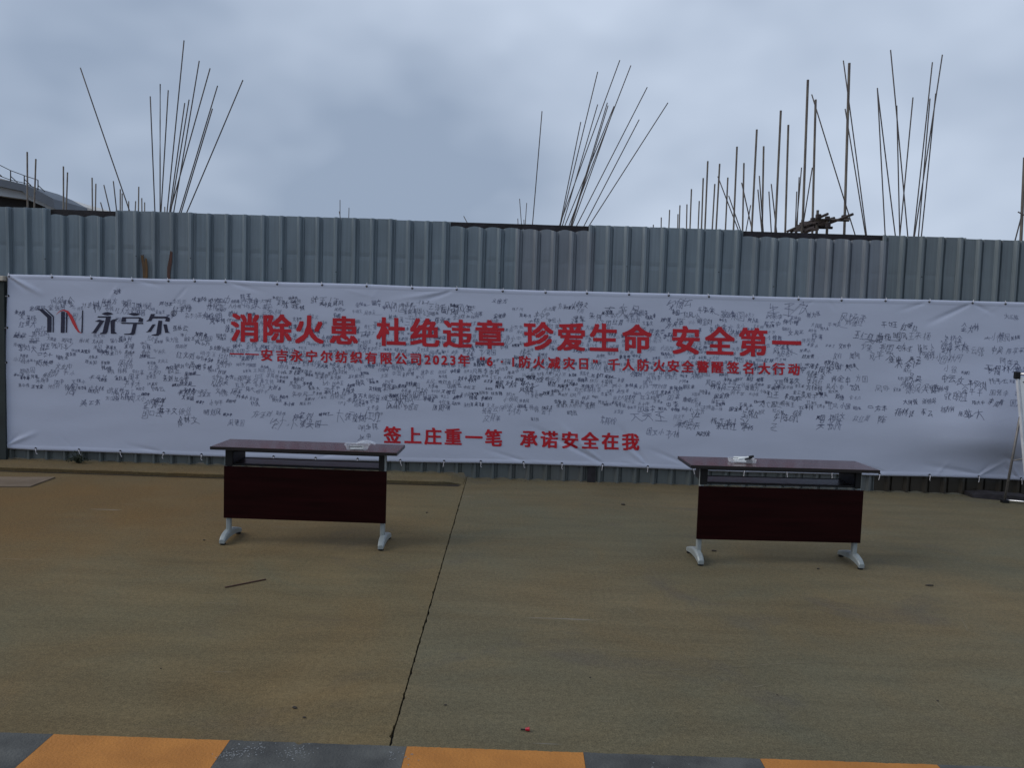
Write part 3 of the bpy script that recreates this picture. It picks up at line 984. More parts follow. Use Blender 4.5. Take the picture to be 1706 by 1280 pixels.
while y < 725:
    x = 22 + random.uniform(0, 14)
    dy = None
    while x < 1694:
        yy = y + .028 * (x - 600) + 6 + random.gauss(0, 2.2)
        if yy < top_of(x) or yy > bot_of(x):
            x += 9
            continue
        c = dens(x, yy)
        if random.random() < (.16 if c > .5 else .30):
            x += random.uniform(6, 26)
            continue
        if x > 1380 or yy > 665 + .02 * x:
            if row % 2:
                x += 30
                continue
            h = random.uniform(8, 13.5) if random.random() < .7 else random.uniform(5, 8)
            if random.random() < .12:
                x += random.uniform(15, 40)
                continue
        else:
            h = random.uniform(4.8, 8.2) if random.random() < .55 + .4 * c else random.uniform(8.2, 11)
        if 60 < x < 285 and 520 < yy < 562 and random.random() < .85:
            x += 12
            continue
        cx = signature(x, yy, h, n=random.choice((2, 3, 3)) if h > 7 else 3, w=random.choice((.30, .36, .42, .5, .75)) if h < 8.5 else random.choice((.42, .52, .66)))
        x = cx + random.uniform(0, 7 if c > .5 else 14)
    row += 1
    y += 8.6 if 540 < y < 660 else 9.4
# larger ones that stand out in the photograph
for a in ((188, 486, 8, 2), (84, 502, 15, 3), (155, 508, 16, 2), (205, 508, 11, 3), (345, 503, 15, 3), (400, 507, 19, 3), (470, 506, 13, 2), (518, 500, 13, 4), (640, 511, 14, 4), (730, 514, 15, 4),
          (820, 502, 8, 3), (952, 509, 11, 3), (1006, 517, 22, 3), (1110, 509, 17, 3), (1162, 517, 10, 3), (1202, 524, 15, 3), (1278, 520, 24, 3), (1344, 524, 9, 3), (1398, 527, 15, 3),
          (1440, 567, 15, 2), (1446, 592, 15, 3), (1600, 548, 12, 3), (1640, 562, 12, 3), (1672, 527, 10, 3), (1566, 576, 13, 4), (1570, 660, 15, 3), (1600, 690, 18, 2), (1638, 615, 15, 4),
          (1360, 706, 17, 3), (1460, 698, 14, 1), (448, 706, 20, 3), (500, 707, 13, 3), (558, 693, 18, 2), (596, 693, 13, 3), (596, 712, 11, 3), (598, 728, 11, 2), (640, 668, 19, 3), (296, 700, 14, 3), (238, 690, 14, 3),
          (238, 674, 14, 3), (112, 650, 17, 1), (134, 672, 11, 3), (188, 660, 12, 3), (1078, 718, 11, 3), (1108, 722, 14, 2), (1130, 708, 12, 3), (1048, 690, 20, 3), (1218, 706, 17, 2), (1160, 722, 9, 3), (1283, 712, 13, 1), (1184, 702, 12, 3),
          (1490, 606, 15, 3), (1530, 590, 13, 3), (1535, 648, 12, 3), (1610, 640, 12, 3), (1500, 640, 12, 2), (1390, 610, 11, 3)):
    signature(a[0], a[1], a[2], a[3], w=random.uniform(.5, .72), wild=.9)
sig = flat_print('handwriting', SV, SF, M_INK, 0, .0028)
sig['kind'] = 'stuff'
sig['label'] = 'hundreds of black handwritten signatures covering the white cloth'

# eyelets and ties
gm = MB()
for i in range(10):
    t0, t1 = 2 * math.pi * i / 10, 2 * math.pi * (i + 1) / 10
    k = len(gm.v)
    gm.v += [(.0125 * math.cos(t0), -.002, .0125 * math.sin(t0)), (.0125 * math.cos(t1), -.002, .0125 * math.sin(t1)), (0, .001, 0)]
    gm.f.append((k, k + 1, k + 2))
gme = gm.mesh('eyelet', M_HOLE)
tms = []
for sd_ in range(3):
    random.seed(sd_)
    tms.append(MB().path([(0, -.006, -.004), (.002, -.012, -.016), (.001, -.012, -.03), (random.uniform(-.006, .006), -.006, -.055), (random.uniform(-.008, .008), .0, -.066)], [.0035, .0042, .0040, .0032, .005], 5).mesh('tie', M_TIE))
random.seed(8)
def eyelet(px, py, kind):
    p = on_cloth([px], [py], .004)[0]
    e = link('eyelet', gme, banner)
    e.location = p
    t = link('tie', random.choice(tms), banner)
    t.location = p
    if kind == 't':
        t.rotation_euler = (0, math.pi + random.uniform(-.3, .3), 0)
        t.scale = (.8, .8, .55)
    elif kind == 'l':
        t.rotation_euler = (0, math.pi / 2 + random.uniform(-.3, .3), 0)
        t.scale = (.8, .8, .7)
    else:
        t.rotation_euler = (0, random.uniform(-.25, .25), 0)
for x_, y_ in TOPG[:-1]:
    eyelet(x_, y_ + 1.5, 't')
for x_, y_ in BOTG[:-1]:
    eyelet(x_, y_ - .8, 'b')
for x_, y_ in ((14.5, 493), (13, 546), (11.5, 604), (10, 670)):
    eyelet(x_, y_, 'l')

# ------------------------------------------------------------------ folding tables
def make_table(label, group):
    t = thing('folding_table', label, 'table', group=group)
    hw = .708
    # top: 25 mm board with thin dark edge
    MB().box(-hw + .003, hw - .003, .003, .412, .728, .750).build('table_top', M_TOP, t, bevel=.0015)
    e = MB()
    e.box(-hw, hw, 0, .0028, .7255, .7485); e.box(-hw, hw, .4122, .415, .7255, .7485)
    e.box(-hw, -hw + .0028, .003, .412, .7255, .7485); e.box(hw - .0028, hw, .003, .412, .7255, .7485)
    e.build('edge_band', M_EDGE, t)
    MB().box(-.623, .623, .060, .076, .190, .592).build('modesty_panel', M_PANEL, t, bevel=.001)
    # shelf under the top
    MB().box(-.565, .565, .102, .36, .600, .608).build('shelf', M_EDGE, t)
    b = MB()
    b.box(-.565, .565, .088, .10, .596, .612)
    b.box(-.565, .565, .362, .372, .596, .612)
    b.build('shelf_rail', M_BLACK, t)
    MB().box(-.58, .58, .165, .205, .690, .7268).build('cross_beam', M_BLACK, t)
    for s in (-1, 1):
        x = s * .595
        xf = s * .603
        MB().box(x - .018, x + .018, .079, .118, .065, .7268).build('leg', M_LEG, t, bevel=.008)
        MB().box(*((-.616, -.560) if s < 0 else (.560, .602)), .066, .078, .594, .7250).build('bracket', M_BLACK, t, bevel=.003)
        MB().box(*sorted((s * .566, s * .572)), .10, .37, .60, .722).build('shelf_bracket', M_BLACK, t)
        # arched foot
        m = MB()
        n = 14
        ks = []
        for i in range(n + 1):
            u = i / n
            y = -.026 + .375 * u
            arch = math.sin(math.pi * u ** .72)
            zc = .028 + .040 * arch
            hh = .016 + .012 * arch
            ww = .021 + .006 * arch
            k = len(m.v)
            m.v += [(xf - ww, y, zc - hh), (xf + ww, y, zc - hh), (xf + ww, y, zc + hh * .5), (xf + ww * .6, y, zc + hh), (xf - ww * .6, y, zc + hh), (xf - ww, y, zc + hh * .5)]
            ks.append(k)
        for a, b_ in zip(ks, ks[1:]):
            for j in range(6):
                m.f.append((a + j, a + (j + 1) % 6, b_ + (j + 1) % 6, b_ + j))
        m.f += [tuple(ks[0] + j for j in reversed(range(6))), tuple(ks[-1] + j for j in range(6))]
        ft = m.build('foot', M_LEG, t, bevel=.003)
        for y in (-.004, .327):
            gl = MB().tube((xf, y, 0), (xf, y, .010), .020, 12).tube((xf, y, .010), (xf, y, .022), .008, 8)
            gl.build('glide', M_BLACK, ft)
    return t
TG = 'dark mahogany folding tables in front of the banner'
t1 = make_table('left dark mahogany folding table carrying a clear plastic box, beside the slab joint', TG)
t1.location = (-1.5837, 5.9749, 0)
t1.rotation_euler.z = -.0086
t2 = copy_tree(t1)
t2['label'] = 'right dark mahogany folding table carrying a small tray of white marker pens'
t2.location = (2.0184, 5.8757, 0)
t2.rotation_euler.z = .0346
for ch in t2.children:
    if ch.name.startswith('modesty_panel'):
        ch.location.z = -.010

# clear box with pens on the left table
def pen(mb_body, mb_cap, a, b, r=.007):
    a, b = Vector(a), Vector(b)
    m_ = a + (b - a) * .66
    mb_body.tube(a, m_, r, 8)
    mb_cap.tube(m_, b, r * 1.18, 8)
c1 = ground(596, 749, .75)
bx_ = thing('clear_box', 'clear crumpled plastic box holding dark pens on the left table', 'plastic box', (c1.x, c1.y, .75), .1)
b = MB()
N_ = 28
def rim(t, r, z, j=0):
    x = max(-1, min(1, 1.35 * math.cos(t))) * r[0]
    y = max(-1, min(1, 1.35 * math.sin(t))) * r[1]
    k = noise.noise(Vector((math.cos(t) * 3, math.sin(t) * 3, z * 40)))
    return (x + .006 * k, y + .006 * k, z + .004 * k * (1 if z > .01 else 0))
for (rx, ry, z) in ((.072, .05, .0015), (.080, .058, .012), (.088, .064, .040), (.098, .072, .042)):
    for i in range(N_):
        b.v.append(rim(2 * math.pi * i / N_, (rx, ry), z))
for l_ in range(3):
    for i in range(N_):
        b.f.append((l_ * N_ + i, l_ * N_ + (i + 1) % N_, (l_ + 1) * N_ + (i + 1) % N_, (l_ + 1) * N_ + i))
b.f.append(tuple(range(N_)))
b.build('box_wall', M_CLEAR, bx_)
ld = MB()
for i in range(9):
    for j in range(7):
        x, y = -.02 + .145 * i / 8, -.05 + .10 * j / 6
        ld.v.append((x + .01, y, .046 + .018 * math.sin(i * .4) + .007 * noise.noise(Vector((i * .6, j * .7, 3)))))
for i in range(8):
    for j in range(6):
        k = i * 7 + j
        ld.f.append((k, k + 1, k + 8, k + 7))
ld.build('plastic_wrap', M_CLEAR, bx_)
random.seed(6)
for i in range(7):
    pb, pc = MB(), MB()
    a = random.uniform(-.35, .35)
    cx_, cy_ = random.uniform(-.02, .0), -.035 + .011 * i
    z = .011 + .009 * (i % 2)
    pen(pb, pc, (cx_ - .05 * math.cos(a), cy_ - .05 * math.sin(a) * .4, z), (cx_ + .05 * math.cos(a), cy_ + .05 * math.sin(a) * .4, z), .0065)
    k = len(pb.v); pb.v += pc.v; pb.f += [tuple(k + q for q in f_) for f_ in pc.f]
    p = pb.build('marker_pen', M_BLACK if i in (1, 2, 4, 5) else M_WHITE, bx_)

# tray of white marker pens on the right table
c2 = ground(1236, 771, .75)
tr = thing('pen_tray', 'small clear tray on the right table holding white marker pens', 'tray', (c2.x, c2.y, .75), -.03)
b = MB()
for (rx, ry, z) in ((.092, .040, .0015), (.096, .046, .010), (.100, .050, .030)):
    for i in range(N_):
        b.v.append(rim(2 * math.pi * i / N_, (rx, ry), z))
for l_ in range(2):
    for i in range(N_):
        b.f.append((l_ * N_ + i, l_ * N_ + (i + 1) % N_, (l_ + 1) * N_ + (i + 1) % N_, (l_ + 1) * N_ + i))
b.f.append(tuple(range(N_)))
b.build('tray_wall', M_CLEAR, tr)
pl = [('topmost white marker pen in the tray on the right table', (-.062, .010, .036), (.075, .004, .040)),
      ('white marker pen lying nearest in the tray on the right table', (-.068, -.026, .012), (.072, -.030, .013)),
      ('white marker pen in the middle of the tray on the right table', (-.070, -.006, .022), (.062, -.010, .024)),
      ('white marker pen at the back of the tray on the right table', (-.055, .024, .012), (.080, .020, .014)),
      ('tilted white marker pen with its black cap up, in the tray on the right table', (-.030, -.014, .030), (.088, .012, .050))]
for lb, a, b_ in pl:
    mp_ = thing('marker_pen', lb, 'marker pen', (c2.x, c2.y, .75), -.03, 'marker pens in the tray')
    pb, pc = MB(), MB()
    pen(pb, pc, a, b_, .0072)
    pb.build('pen_barrel', M_WHITE, mp_, smooth=False)
    pc.build('pen_cap', M_BLACK, mp_)

# ------------------------------------------------------------------ A-frame board at the right
M_FRAME = mat('pale_aluminium_frame', (.60, .62, .66), .4, .3)
P0 = at(1694.5, 623, 8.45)
base_b = ground(1673, 838)
fa = ground(1714, 846)
wd = Vector((.62, -.20, 0))
ea = thing('easel_board', 'white A-frame notice board with black corner caps at the right edge by the fence', 'easel', (P0.x, base_b.y, 0))
o_ = Vector((P0.x, base_b.y, 0))
P0l = P0 - o_
F0 = fa - o_
B0 = base_b - o_
MB().tube(P0l, F0, .019, 4).build('front_leg', M_FRAME, ea)
MB().tube(P0l + wd, F0 + wd, .019, 4).build('front_leg', M_FRAME, ea, smooth=True)
bt = P0l + (F0 - P0l) * .36
for q in (0, 1):
    st_ = (P0l + (F0 - P0l) * .30) + wd * q
    en = B0 + wd * q
    mid_ = st_ + (en - st_) * .75
    MB().tube(st_, en, .013, 10).build('back_leg', M_STEEL, ea, smooth=True)
    MB().box(en.x - .03, en.x + .04, en.y - .03, en.y + .03, 0, .035).build('foot', M_BLACK, ea, bevel=.006)
MB().tube(P0l, P0l + wd, .014, 10).build('top_bar', M_ALU, ea, smooth=True)
MB().tube(B0 + Vector((0, 0, .03)), B0 + wd + Vector((0, 0, .03)), .009, 8).build('base_bar', M_ALU, ea, smooth=True)
sA = st_ - wd + (en - st_) * .35
MB().tube((P0l + (F0 - P0l) * .30) + (B0 - (P0l + (F0 - P0l) * .30)) * .52, P0l + (F0 - P0l) * .62 + wd * .1, .006, 6).build('stay', M_STEEL, ea)
for q in (0, 1):
    c = P0l + wd * q
    MB().box(c.x - .028, c.x + .030, c.y - .022, c.y + .022, c.z - .055, c.z + .022).build('corner_cap', M_BLACK, ea, bevel=.01)
dn = (F0 - P0l).normalized()
nrm = dn.cross(wd.normalized()).normalized()
if nrm.y > 0:
    nrm = -nrm
q0 = P0l + dn * .03
q = MB()
cs = [q0 + wd * .03, q0 + wd * .97, q0 + wd * .97 + dn * .95, q0 + wd * .03 + dn * .95]
for off in (.006, -.006):
    q.v += [tuple(c + nrm * off) for c in cs]
q.f = [(0, 1, 2, 3), (7, 6, 5, 4), (0, 1, 5, 4), (1, 2, 6, 5), (2, 3, 7, 6), (3, 0, 4, 7)]
q.build('board', M_WHITEBOARD, ea)
wl = wd.normalized()
yl_ = MB()
org = q0 + wd * .03 + wl * .02 + dn * .05 + nrm * .009
for p_ in ([(0, 0), (.5, 0), (1.46, .85), (1.46, 2.5), (.98, 2.5), (.98, .95)], [(.72, 0), (.86, 0), (1.72, .8), (1.72, 2.5), (1.58, 2.5), (1.58, .85)],
           [(2.5, .3), (2.92, .3), (2.92, 2.5), (2.5, 2.5)], [(3.05, .4), (3.2, .4), (3.2, 2.5), (3.05, 2.5)], [(4.8, .15), (4.95, .15), (4.95, 2.5), (4.8, 2.5)]):
    k = len(yl_.v)
    yl_.v += [tuple(org + wl * (a * .035) + dn * (b_ * .035)) for a, b_ in p_]
    yl_.f.append(tuple(range(k, k + len(p_))))
yl_.build('logo_print', M_NAVY, ea)
# loose white cord and grit at the easel's foot
random.seed(2)
cd = []
c0 = ground(1684, 832)
for i in range(26):
    cd.append((c0.x + i * .011 + .012 * math.sin(i * 1.1), c0.y + .06 * math.sin(i * .8) * random.uniform(.6, 1), .006 + .004 * (i % 2)))
o = MB().path(cd, .0035, 5).build('cord', mat('grey_cord', (.38, .36, .33), .8))
tag(o, 'loose pale cord tangled on the ground at the easel foot', 'cord')
# low dark timber behind the easel foot
ta, tb = ground(1618, 829), ground(1716, 838)
mb = MB()
n = 10
for i in range(n + 1):
    p = ta.lerp(tb, i / n)
    h = .035 + .025 * min(1, i / 3) + .004 * noise.noise(Vector((i, 0, 0)))
    mb.v += [(p.x, p.y - .03, 0), (p.x, p.y - .025, h), (p.x, p.y + .16, h + .01), (p.x, p.y + .16, 0)]
for i in range(n):
    for j in range(4):
        mb.f.append((4 * i + j, 4 * i + (j + 1) % 4, 4 * i + 4 + (j + 1) % 4, 4 * i + 4 + j))
mb.f += [(0, 1, 2, 3), (4 * n + 3, 4 * n + 2, 4 * n + 1, 4 * n)]
tag(mb.build('timber_beam', M_RAIL), 'low black timber lying along the fence foot behind the easel', 'timber')

# ------------------------------------------------------------------ wood stakes behind the banner top, weeds, board
def stake(x0, x1, ytop, ybot, m, label, pts):
    c = at((x0 + x1) / 2, ybot, 8.962)
    o = thing('wood_stake', label, 'stake', (c.x, 8.962, 0), 0, 'wood stakes above the banner')
    mb = MB()
    poly = [(at(a, b_, 8.962).x - c.x, at(a, b_, 8.962).z) for a, b_ in pts]
    mb.prism(poly, -.006, .006)
    mb.build('splintered_end', m, o)
    return o
stake(236, 247, 424, 468, M_WOOD, 'orange brown splintered wood strip sticking up above the banner, left one of two', [(234.5, 424), (236.5, 426), (239, 424.5), (240, 433), (241.2, 437), (242.4, 430), (244.5, 431), (246, 445), (247, 500), (240, 500), (238, 448)])
stake(279, 288, 418, 468, M_WOOD2, 'thin reddish brown wood strip sticking up above the banner, right one of two', [(284, 418), (287, 420), (286.5, 436), (283.5, 456), (284, 500), (278.5, 500), (279, 446), (282, 430)])

wc = ground(140, 776)
random.seed(12)
wm = MB()
for i in range(46):
    a = random.uniform(0, 6.28)
    l_ = random.uniform(.05, .17)
    tip = (l_ * math.cos(a) * random.uniform(.4, 1.2), l_ * math.sin(a) * .35 - .03, random.uniform(.01, .13) * random.uniform(.3, 1))
    mid_ = (tip[0] * .5, tip[1] * .5, tip[2] * .8 + .03)
    wm.path([(random.uniform(-.03, .03), 0, 0), mid_, tip], [.005, .004, .001], 4)
    for _ in range(2):
        u = random.uniform(.4, 1)
        p = Vector(mid_).lerp(Vector(tip), u)
        k = len(wm.v)
        s_ = random.uniform(.008, .018)
        d1 = Vector((random.gauss(0, 1), random.gauss(0, .5), random.gauss(0, 1))).normalized() * s_
        d2 = Vector((random.gauss(0, 1), random.gauss(0, .5), random.gauss(0, 1))).normalized() * s_
        wm.v += [tuple(p), tuple(p + d1), tuple(p + d1 + d2), tuple(p + d2)]
        wm.f.append((k, k + 1, k + 2, k + 3))
o = wm.build('weed', M_WEED)
o.location = (wc.x, 8.86, .048)
tag(o, 'small dark weed growing at the fence foot under the left part of the banner', 'plant')

pb_ = [ground(-60, 796), ground(92, 797), ground(50, 812.5), ground(-60, 812.5)]
mb = MB()
for z in (.0, .012):
    mb.v += [(p.x, p.y, z) for p in pb_]
mb.f = [(0, 1, 2, 3), (4, 5, 6, 7), (0, 1, 5, 4), (1, 2, 6, 5), (2, 3, 7, 6), (3, 0, 4, 7)]
tag(mb.build('ground_board', M_BOARD), 'flat brown board with a slanted end lying at the far left near the fence', 'board')

# ------------------------------------------------------------------ grit and crumbs swept against the fence foot
random.seed(44)
gt = MB()
for _ in range(1500):
    x = random.uniform(-7, 7.5)
    back = 9.0 - abs(random.gauss(0, .09)) - .045
    if x < X_END:
        z0 = .046 if back > YL + .02 else .004
    else:
        z0 = 0
    w_ = random.uniform(.002, .007) if random.random() < .93 else random.uniform(.007, .014)
    a = random.uniform(0, 6.28)
    k = len(gt.v)
    for j in range(4):
        t = a + j * 1.57 + random.uniform(-.3, .3)
        gt.v.append((x + w_ * math.cos(t), back + w_ * math.sin(t), z0))
    gt.v.append((x, back, z0 + w_ * random.uniform(.5, 1)))
    gt.f += [(k, k + 1, k + 4), (k + 1, k + 2, k + 4), (k + 2, k + 3, k + 4), (k + 3, k, k + 4)]
o = gt.build('grit', mat('grit', (.045, .038, .028), .95, scale=3, col2=(.17, .14, .10)))
o['kind'] = 'stuff'
o['label'] = 'loose dirt crumbs and grit swept against the fence foot'
o['category'] = 'grit'

# ------------------------------------------------------------------ litter
random.seed(15)
def pebble(px, py, w, label, m=M_STONE, flat=.45, name='pebble', cat='pebble'):
    p = ground(px, py)
    bm = bmesh.new()
    bmesh.ops.create_icosphere(bm, subdivisions=2, radius=1)
    sd_ = random.random() * 50
    for v in bm.verts:
        k = 1 + .35 * noise.noise(v.co * 1.3 + Vector((sd_, 0, 0)))
        v.co = Vector((v.co.x * w * k, v.co.y * w * .7 * k, (v.co.z * k * flat + flat * .8) * w))
    me = bpy.data.meshes.new(name)
    bm.to_mesh(me)
    bm.free()
    me.materials.append(m)
    o = link(name, me)
    o.location = (p.x, p.y, 0)
    o.rotation_euler.z = random.uniform(-.5, .5)
    return tag(o, label, cat)
pebble(491, 1181, .012, 'dark flat pebble near the kerb, larger of two left of the joint')
pebble(507, 1197, .008, 'dark pebble just below the larger one, near the kerb')
pebble(1038, 842, .022, 'dark chunk lying on the concrete between the two tables', name='stone_chunk', cat='stone')
pebble(1189, 919, .020, 'dark scrap under the right table by its left foot', flat=.3, name='rubber_scrap', cat='scrap')
pebble(1363, 949, .012, 'small black pebble in front of the right table')
pebble(711, 855, .011, 'tiny dark pebble right of the left table')
pebble(340, 901, .010, 'tiny dark pebble left of the left table foot')
pebble(268, 1115, .005, 'tiny black speck of stone on the left open concrete')
pebble(983, 1130, .005, 'tiny black stone on the concrete below the gap between the tables')
pebble(1295, 1159, .005, 'tiny black stone at the lower right of the yard')
pebble(1562, 1169, .006, 'tiny black stone far right near the pale scuff')
pebble(742, 1176, .007, 'brown crumb just right of the joint near the kerb')
def leaf(px, py, l_, w, a, label):
    p = ground(px, py)
    mb = MB()
    n = 8
    for i in range(n + 1):
        u = i / n
        ww = w * math.sin(math.pi * min(1, u * .95 + .03)) 
        mb.v += [((u - .5) * l_, -ww, .004 + .006 * u), ((u - .5) * l_, 0, .002 + .002 * u), ((u - .5) * l_, ww, .005 + .007 * u)]
    for i in range(n):
        k = 3 * i
        mb.f += [(k, k + 1, k + 4, k + 3), (k + 1, k + 2, k + 5, k + 4)]
    o = mb.build('fallen_leaf', M_STONE)
    o.location = (p.x, p.y, 0)
    o.rotation_euler.z = a
    return tag(o, label, 'leaf')
leaf(1548, 977, .055, .012, -.25, 'dark curled leaf on the concrete right of the right table')
a_, b_ = ground(375, 980.5), ground(443, 967)
o = MB().tube((a_.x, a_.y, .0055), (b_.x, b_.y, .0055), .0045, 6).build('rusty_rod', M_RUST)
tag(o, 'thin rusty rod lying on the concrete in front of the left table', 'rod')
p = ground(876, 1219)
rc = thing('lighter', 'small red plastic piece with a dark stem lying on the concrete near the kerb', 'litter', (p.x, p.y, 0), -.1)
MB().tube((-.022, 0, .006), (.004, 0, .007), .003, 6).build('stem', M_BLACK, rc)
rr = MB().tube((-.002, 0, .008), (.016, .0, .010), .006, 10, r2=.009)
rr.build('red_tip', M_REDP, rc)

# pale scratch arcs on the concrete
sm_ = MB()
def scr(pts, w):
    n = len(pts)
    P = [ground(x, y) for x, y in pts]
    for i, p in enumerate(P):
        d = (P[min(i + 1, n - 1)] - P[max(i - 1, 0)]).normalized()
        t = Vector((-d.y, d.x, 0)) * w * (.5 + .5 * math.sin(math.pi * (i + .3) / n)) * random.uniform(.6, 1)
        sm_.v += [(p.x - t.x, p.y - t.y, .0012), (p.x + t.x, p.y + t.y, .0012)]
        if i:
            k = len(sm_.v) - 4
            sm_.f.append((k, k + 1, k + 3, k + 2))
def curve(a, m_, b, n=24):
    return [((1 - t) ** 2 * a[0] + 2 * t * (1 - t) * m_[0] + t * t * b[0], (1 - t) ** 2 * a[1] + 2 * t * (1 - t) * m_[1] + t * t * b[1]) for t in [i / n for i in range(n + 1)]]
scr(curve((1427, 957), (1470, 985), (1500, 988)), .0035)
scr(curve((1500, 988), (1545, 994), (1590, 1010)), .003)
scr(curve((1186, 1117), (1290, 1104), (1420, 1104)), .003)
scr(curve((1172, 1151), (1185, 1149), (1198, 1150), 8), .003)
scr(curve((1250, 1147), (1262, 1145), (1276, 1142), 8), .004)
scr(curve((1000, 1083), (1050, 1088), (1110, 1086)), .0025)
scr(curve((1560, 1169), (1566, 1178), (1572, 1182), 8), .003)
scr(curve((916, 912), (930, 913), (950, 912), 8), .005)
scr(curve((968, 912), (980, 912), (992, 913), 8), .004)
scr(curve((1044, 1013), (1050, 1018), (1056, 1022), 6), .004)
scr(curve((1600, 1030), (1608, 1042), (1612, 1052), 6), .0025)
scr(curve((1000, 1203), (1010, 1204), (1018, 1203), 6), .003)
ms = mat('pale_scratch', (.185, .158, .105), .9, scale=60, col2=(.14, .118, .072), detail=6)
o = struct(sm_.build('scratch_marks', ms))

# ------------------------------------------------------------------ bars and poles behind the fence
def rod_mesh(p, q, r, n=6, bend=0.0):
    """p top, q lower end"""
    p, q = Vector(p), Vector(q)
    L_ = (p - q).length
    pts = []
    for i in range(7):
        t = i / 6
        v = q.lerp(p, t)
        v.x += bend * L_ * (t - t * t)
        pts.append(v)
    return pts
def rebar_cluster(label, rods, Y, r, stub_top, group='bundles of starter bars behind the fence'):
    bots = []
    for (x0, y0, x1, y1) in rods:
        a, b = at(x0, y0, Y), at(x1, y1, Y)
        # carry the bar down to the column head
        t = (a.z - stub_top) / (a.z - b.z)
        bots.append(a.lerp(b, t))
    cx = sum(b.x for b in bots) / len(bots)
    o = thing('rebar_cluster', label, 'rebar', (cx, Y, -.06), 0, group)
    org = Vector((cx, Y, -.06))
    hw_ = max(.25, max(abs(b.x - cx) for b in bots) + .06)
    MB().box(-hw_, hw_, -.3, .3, 0, stub_top + .06).build('concrete_column', mat_col, o)
    for i, (rd, bt_) in enumerate(zip(rods, bots)):
        dy = random.uniform(-.2, .2)
        a = at(rd[0], rd[1], Y)
        # nearer or farther bars keep their direction in space
        a2 = EYE + (a - EYE) * ((Y + dy) / Y)
        b2 = EYE + (bt_ - EYE) * ((Y + dy) / Y)
        b2.z = min(b2.z, stub_top)
        MB().path([v - org for v in rod_mesh(a2, b2 - (a2 - b2).normalized() * .3, r, bend=random.uniform(-.006, .006))], r, 6).build('rebar', M_REBAR, o, smooth=True)
    return o
mat_col = mat('site_concrete', (.22, .21, .19), .9, scale=3)
random.seed(31)
A_ = [(133.8, 112.5, 215.6, 349.4), (250.3, 160.3, 257.8, 351.6), (266.9, 139.7, 267.2, 351.6), (280.3, 150, 268, 352), (306.6, 66.9, 278.1, 352.5), (307.8, 171.3, 283, 352.5), (315, 165.6, 284.5, 352.5),
      (331.9, 101, 289, 352.5), (350, 113.4, 284, 352.5), (362.5, 142.5, 299.5, 352.5), (354, 180.6, 302.5, 352.5), (404.7, 133, 311.3, 352.5)]
rebar_cluster('fan of long dark rebars above the left of the fence, one bar leaning far left', A_, 12.5, .0088, 2.2)
B_ = [(967.6, 203, 933.4, 374), (995.7, 119.4, 934, 374), (995.7, 173.8, 937, 374), (1032.6, 100, 933, 374), (1011.8, 171, 950.5, 374), (1013, 175.6, 952.2, 374), (1023, 176.7, 941.5, 374), (1023.6, 178, 953.8, 374),
      (1051, 108.8, 949, 374), (1078.3, 145, 962, 374), (1064.8, 199, 974.4, 374), (1112.8, 170.9, 982.5, 374.5), (903, 185, 886.9, 372.5)]
rebar_cluster('sheaf of dark rebars leaning right above the middle of the fence', B_, 12.5, .0085, 2.2)
C_ = [(1405, 100.4, 1442.6, 387.4), (1408, 181, 1441, 387.4), (1352.3, 156.9, 1423.5, 386.6)]
rebar_cluster('three dark rebars leaning left beside the tallest scaffold pole', C_, 12.6, .009, 2.2)
D_ = [(1461.7, 146.2, 1474.5, 389.6), (1461.7, 148, 1491.8, 390.3), (1483.7, 82.8, 1511.6, 391), (1494, 175.6, 1498.7, 391), (1521, 162, 1499.5, 391), (1553.4, 103.3, 1522.2, 391.4), (1549.4, 163.9, 1530.7, 391.4), (1570, 90.8, 1523.5, 391.4), (1558.9, 155.4, 1535, 391.4)]
rebar_cluster('rightmost large bunch of crossing dark rebars above the fence', D_, 12.3, .009, 2.2)
rebar_cluster('pair of short thin rebars above the fence just left of the middle sheaf', [(865.6, 331, 868.8, 372), (877.5, 338, 875, 372), (862.6, 364, 863, 372), (872.8, 366, 873, 372)], 27, .014, 2.6)
rebar_cluster('two tiny distant rebars above the fence between left fan and middle sheaf', [(566.5, 333, 566.5, 362), (581.5, 346, 581, 362), (565, 352, 567, 362)], 30, .014, 2.6)
rebar_cluster('single short bent rebar tip above the fence cap left of the middle sheaf', [(772.5, 360, 777.5, 369.5)], 22, .012, 2.6)
rebar_cluster('three thin rebars leaning left, just left of the big left fan', [(173, 308, 183, 349.5), (188.8, 301.6, 194, 349.5), (167.5, 337, 171, 349.5)], 22, .015, 2.6)
rebar_cluster('two thin rebars crossing left among the scaffold poles right of centre', [(1195.8, 293.7, 1229.8, 382), (1214, 326, 1233, 382), (1250.7, 341.6, 1243.4, 382.6)], 21, .014, 2.6)
rebar_cluster('three thin bars with one leaning right among the middle scaffold poles', [(1235.6, 304.2, 1253, 382.6), (1265, 292.8, 1271.7, 383), (1262.7, 315.7, 1268.7, 383)], 20, .015, 2.6)
rebar_cluster('two thin bars leaning left below the tall scaffold pole pair', [(1281, 318.9, 1284.7, 383.4), (1284.9, 306.4, 1293.7, 383.4)], 19, .014, 2.6)
rebar_cluster('four thin upright bars left of the heap of scaffold tubes', [(1335.4, 279, 1326.6, 381), (1353.4, 279, 1337, 381), (1327.4, 319, 1325, 381), (1331.4, 295, 1328, 381)], 18, .013, 2.6)
rebar_cluster('thin crossing bars at the extreme right edge above the fence', [(1705, 348, 1692, 397), (1696, 353, 1710, 360)], 12.6, .010, 2.2)

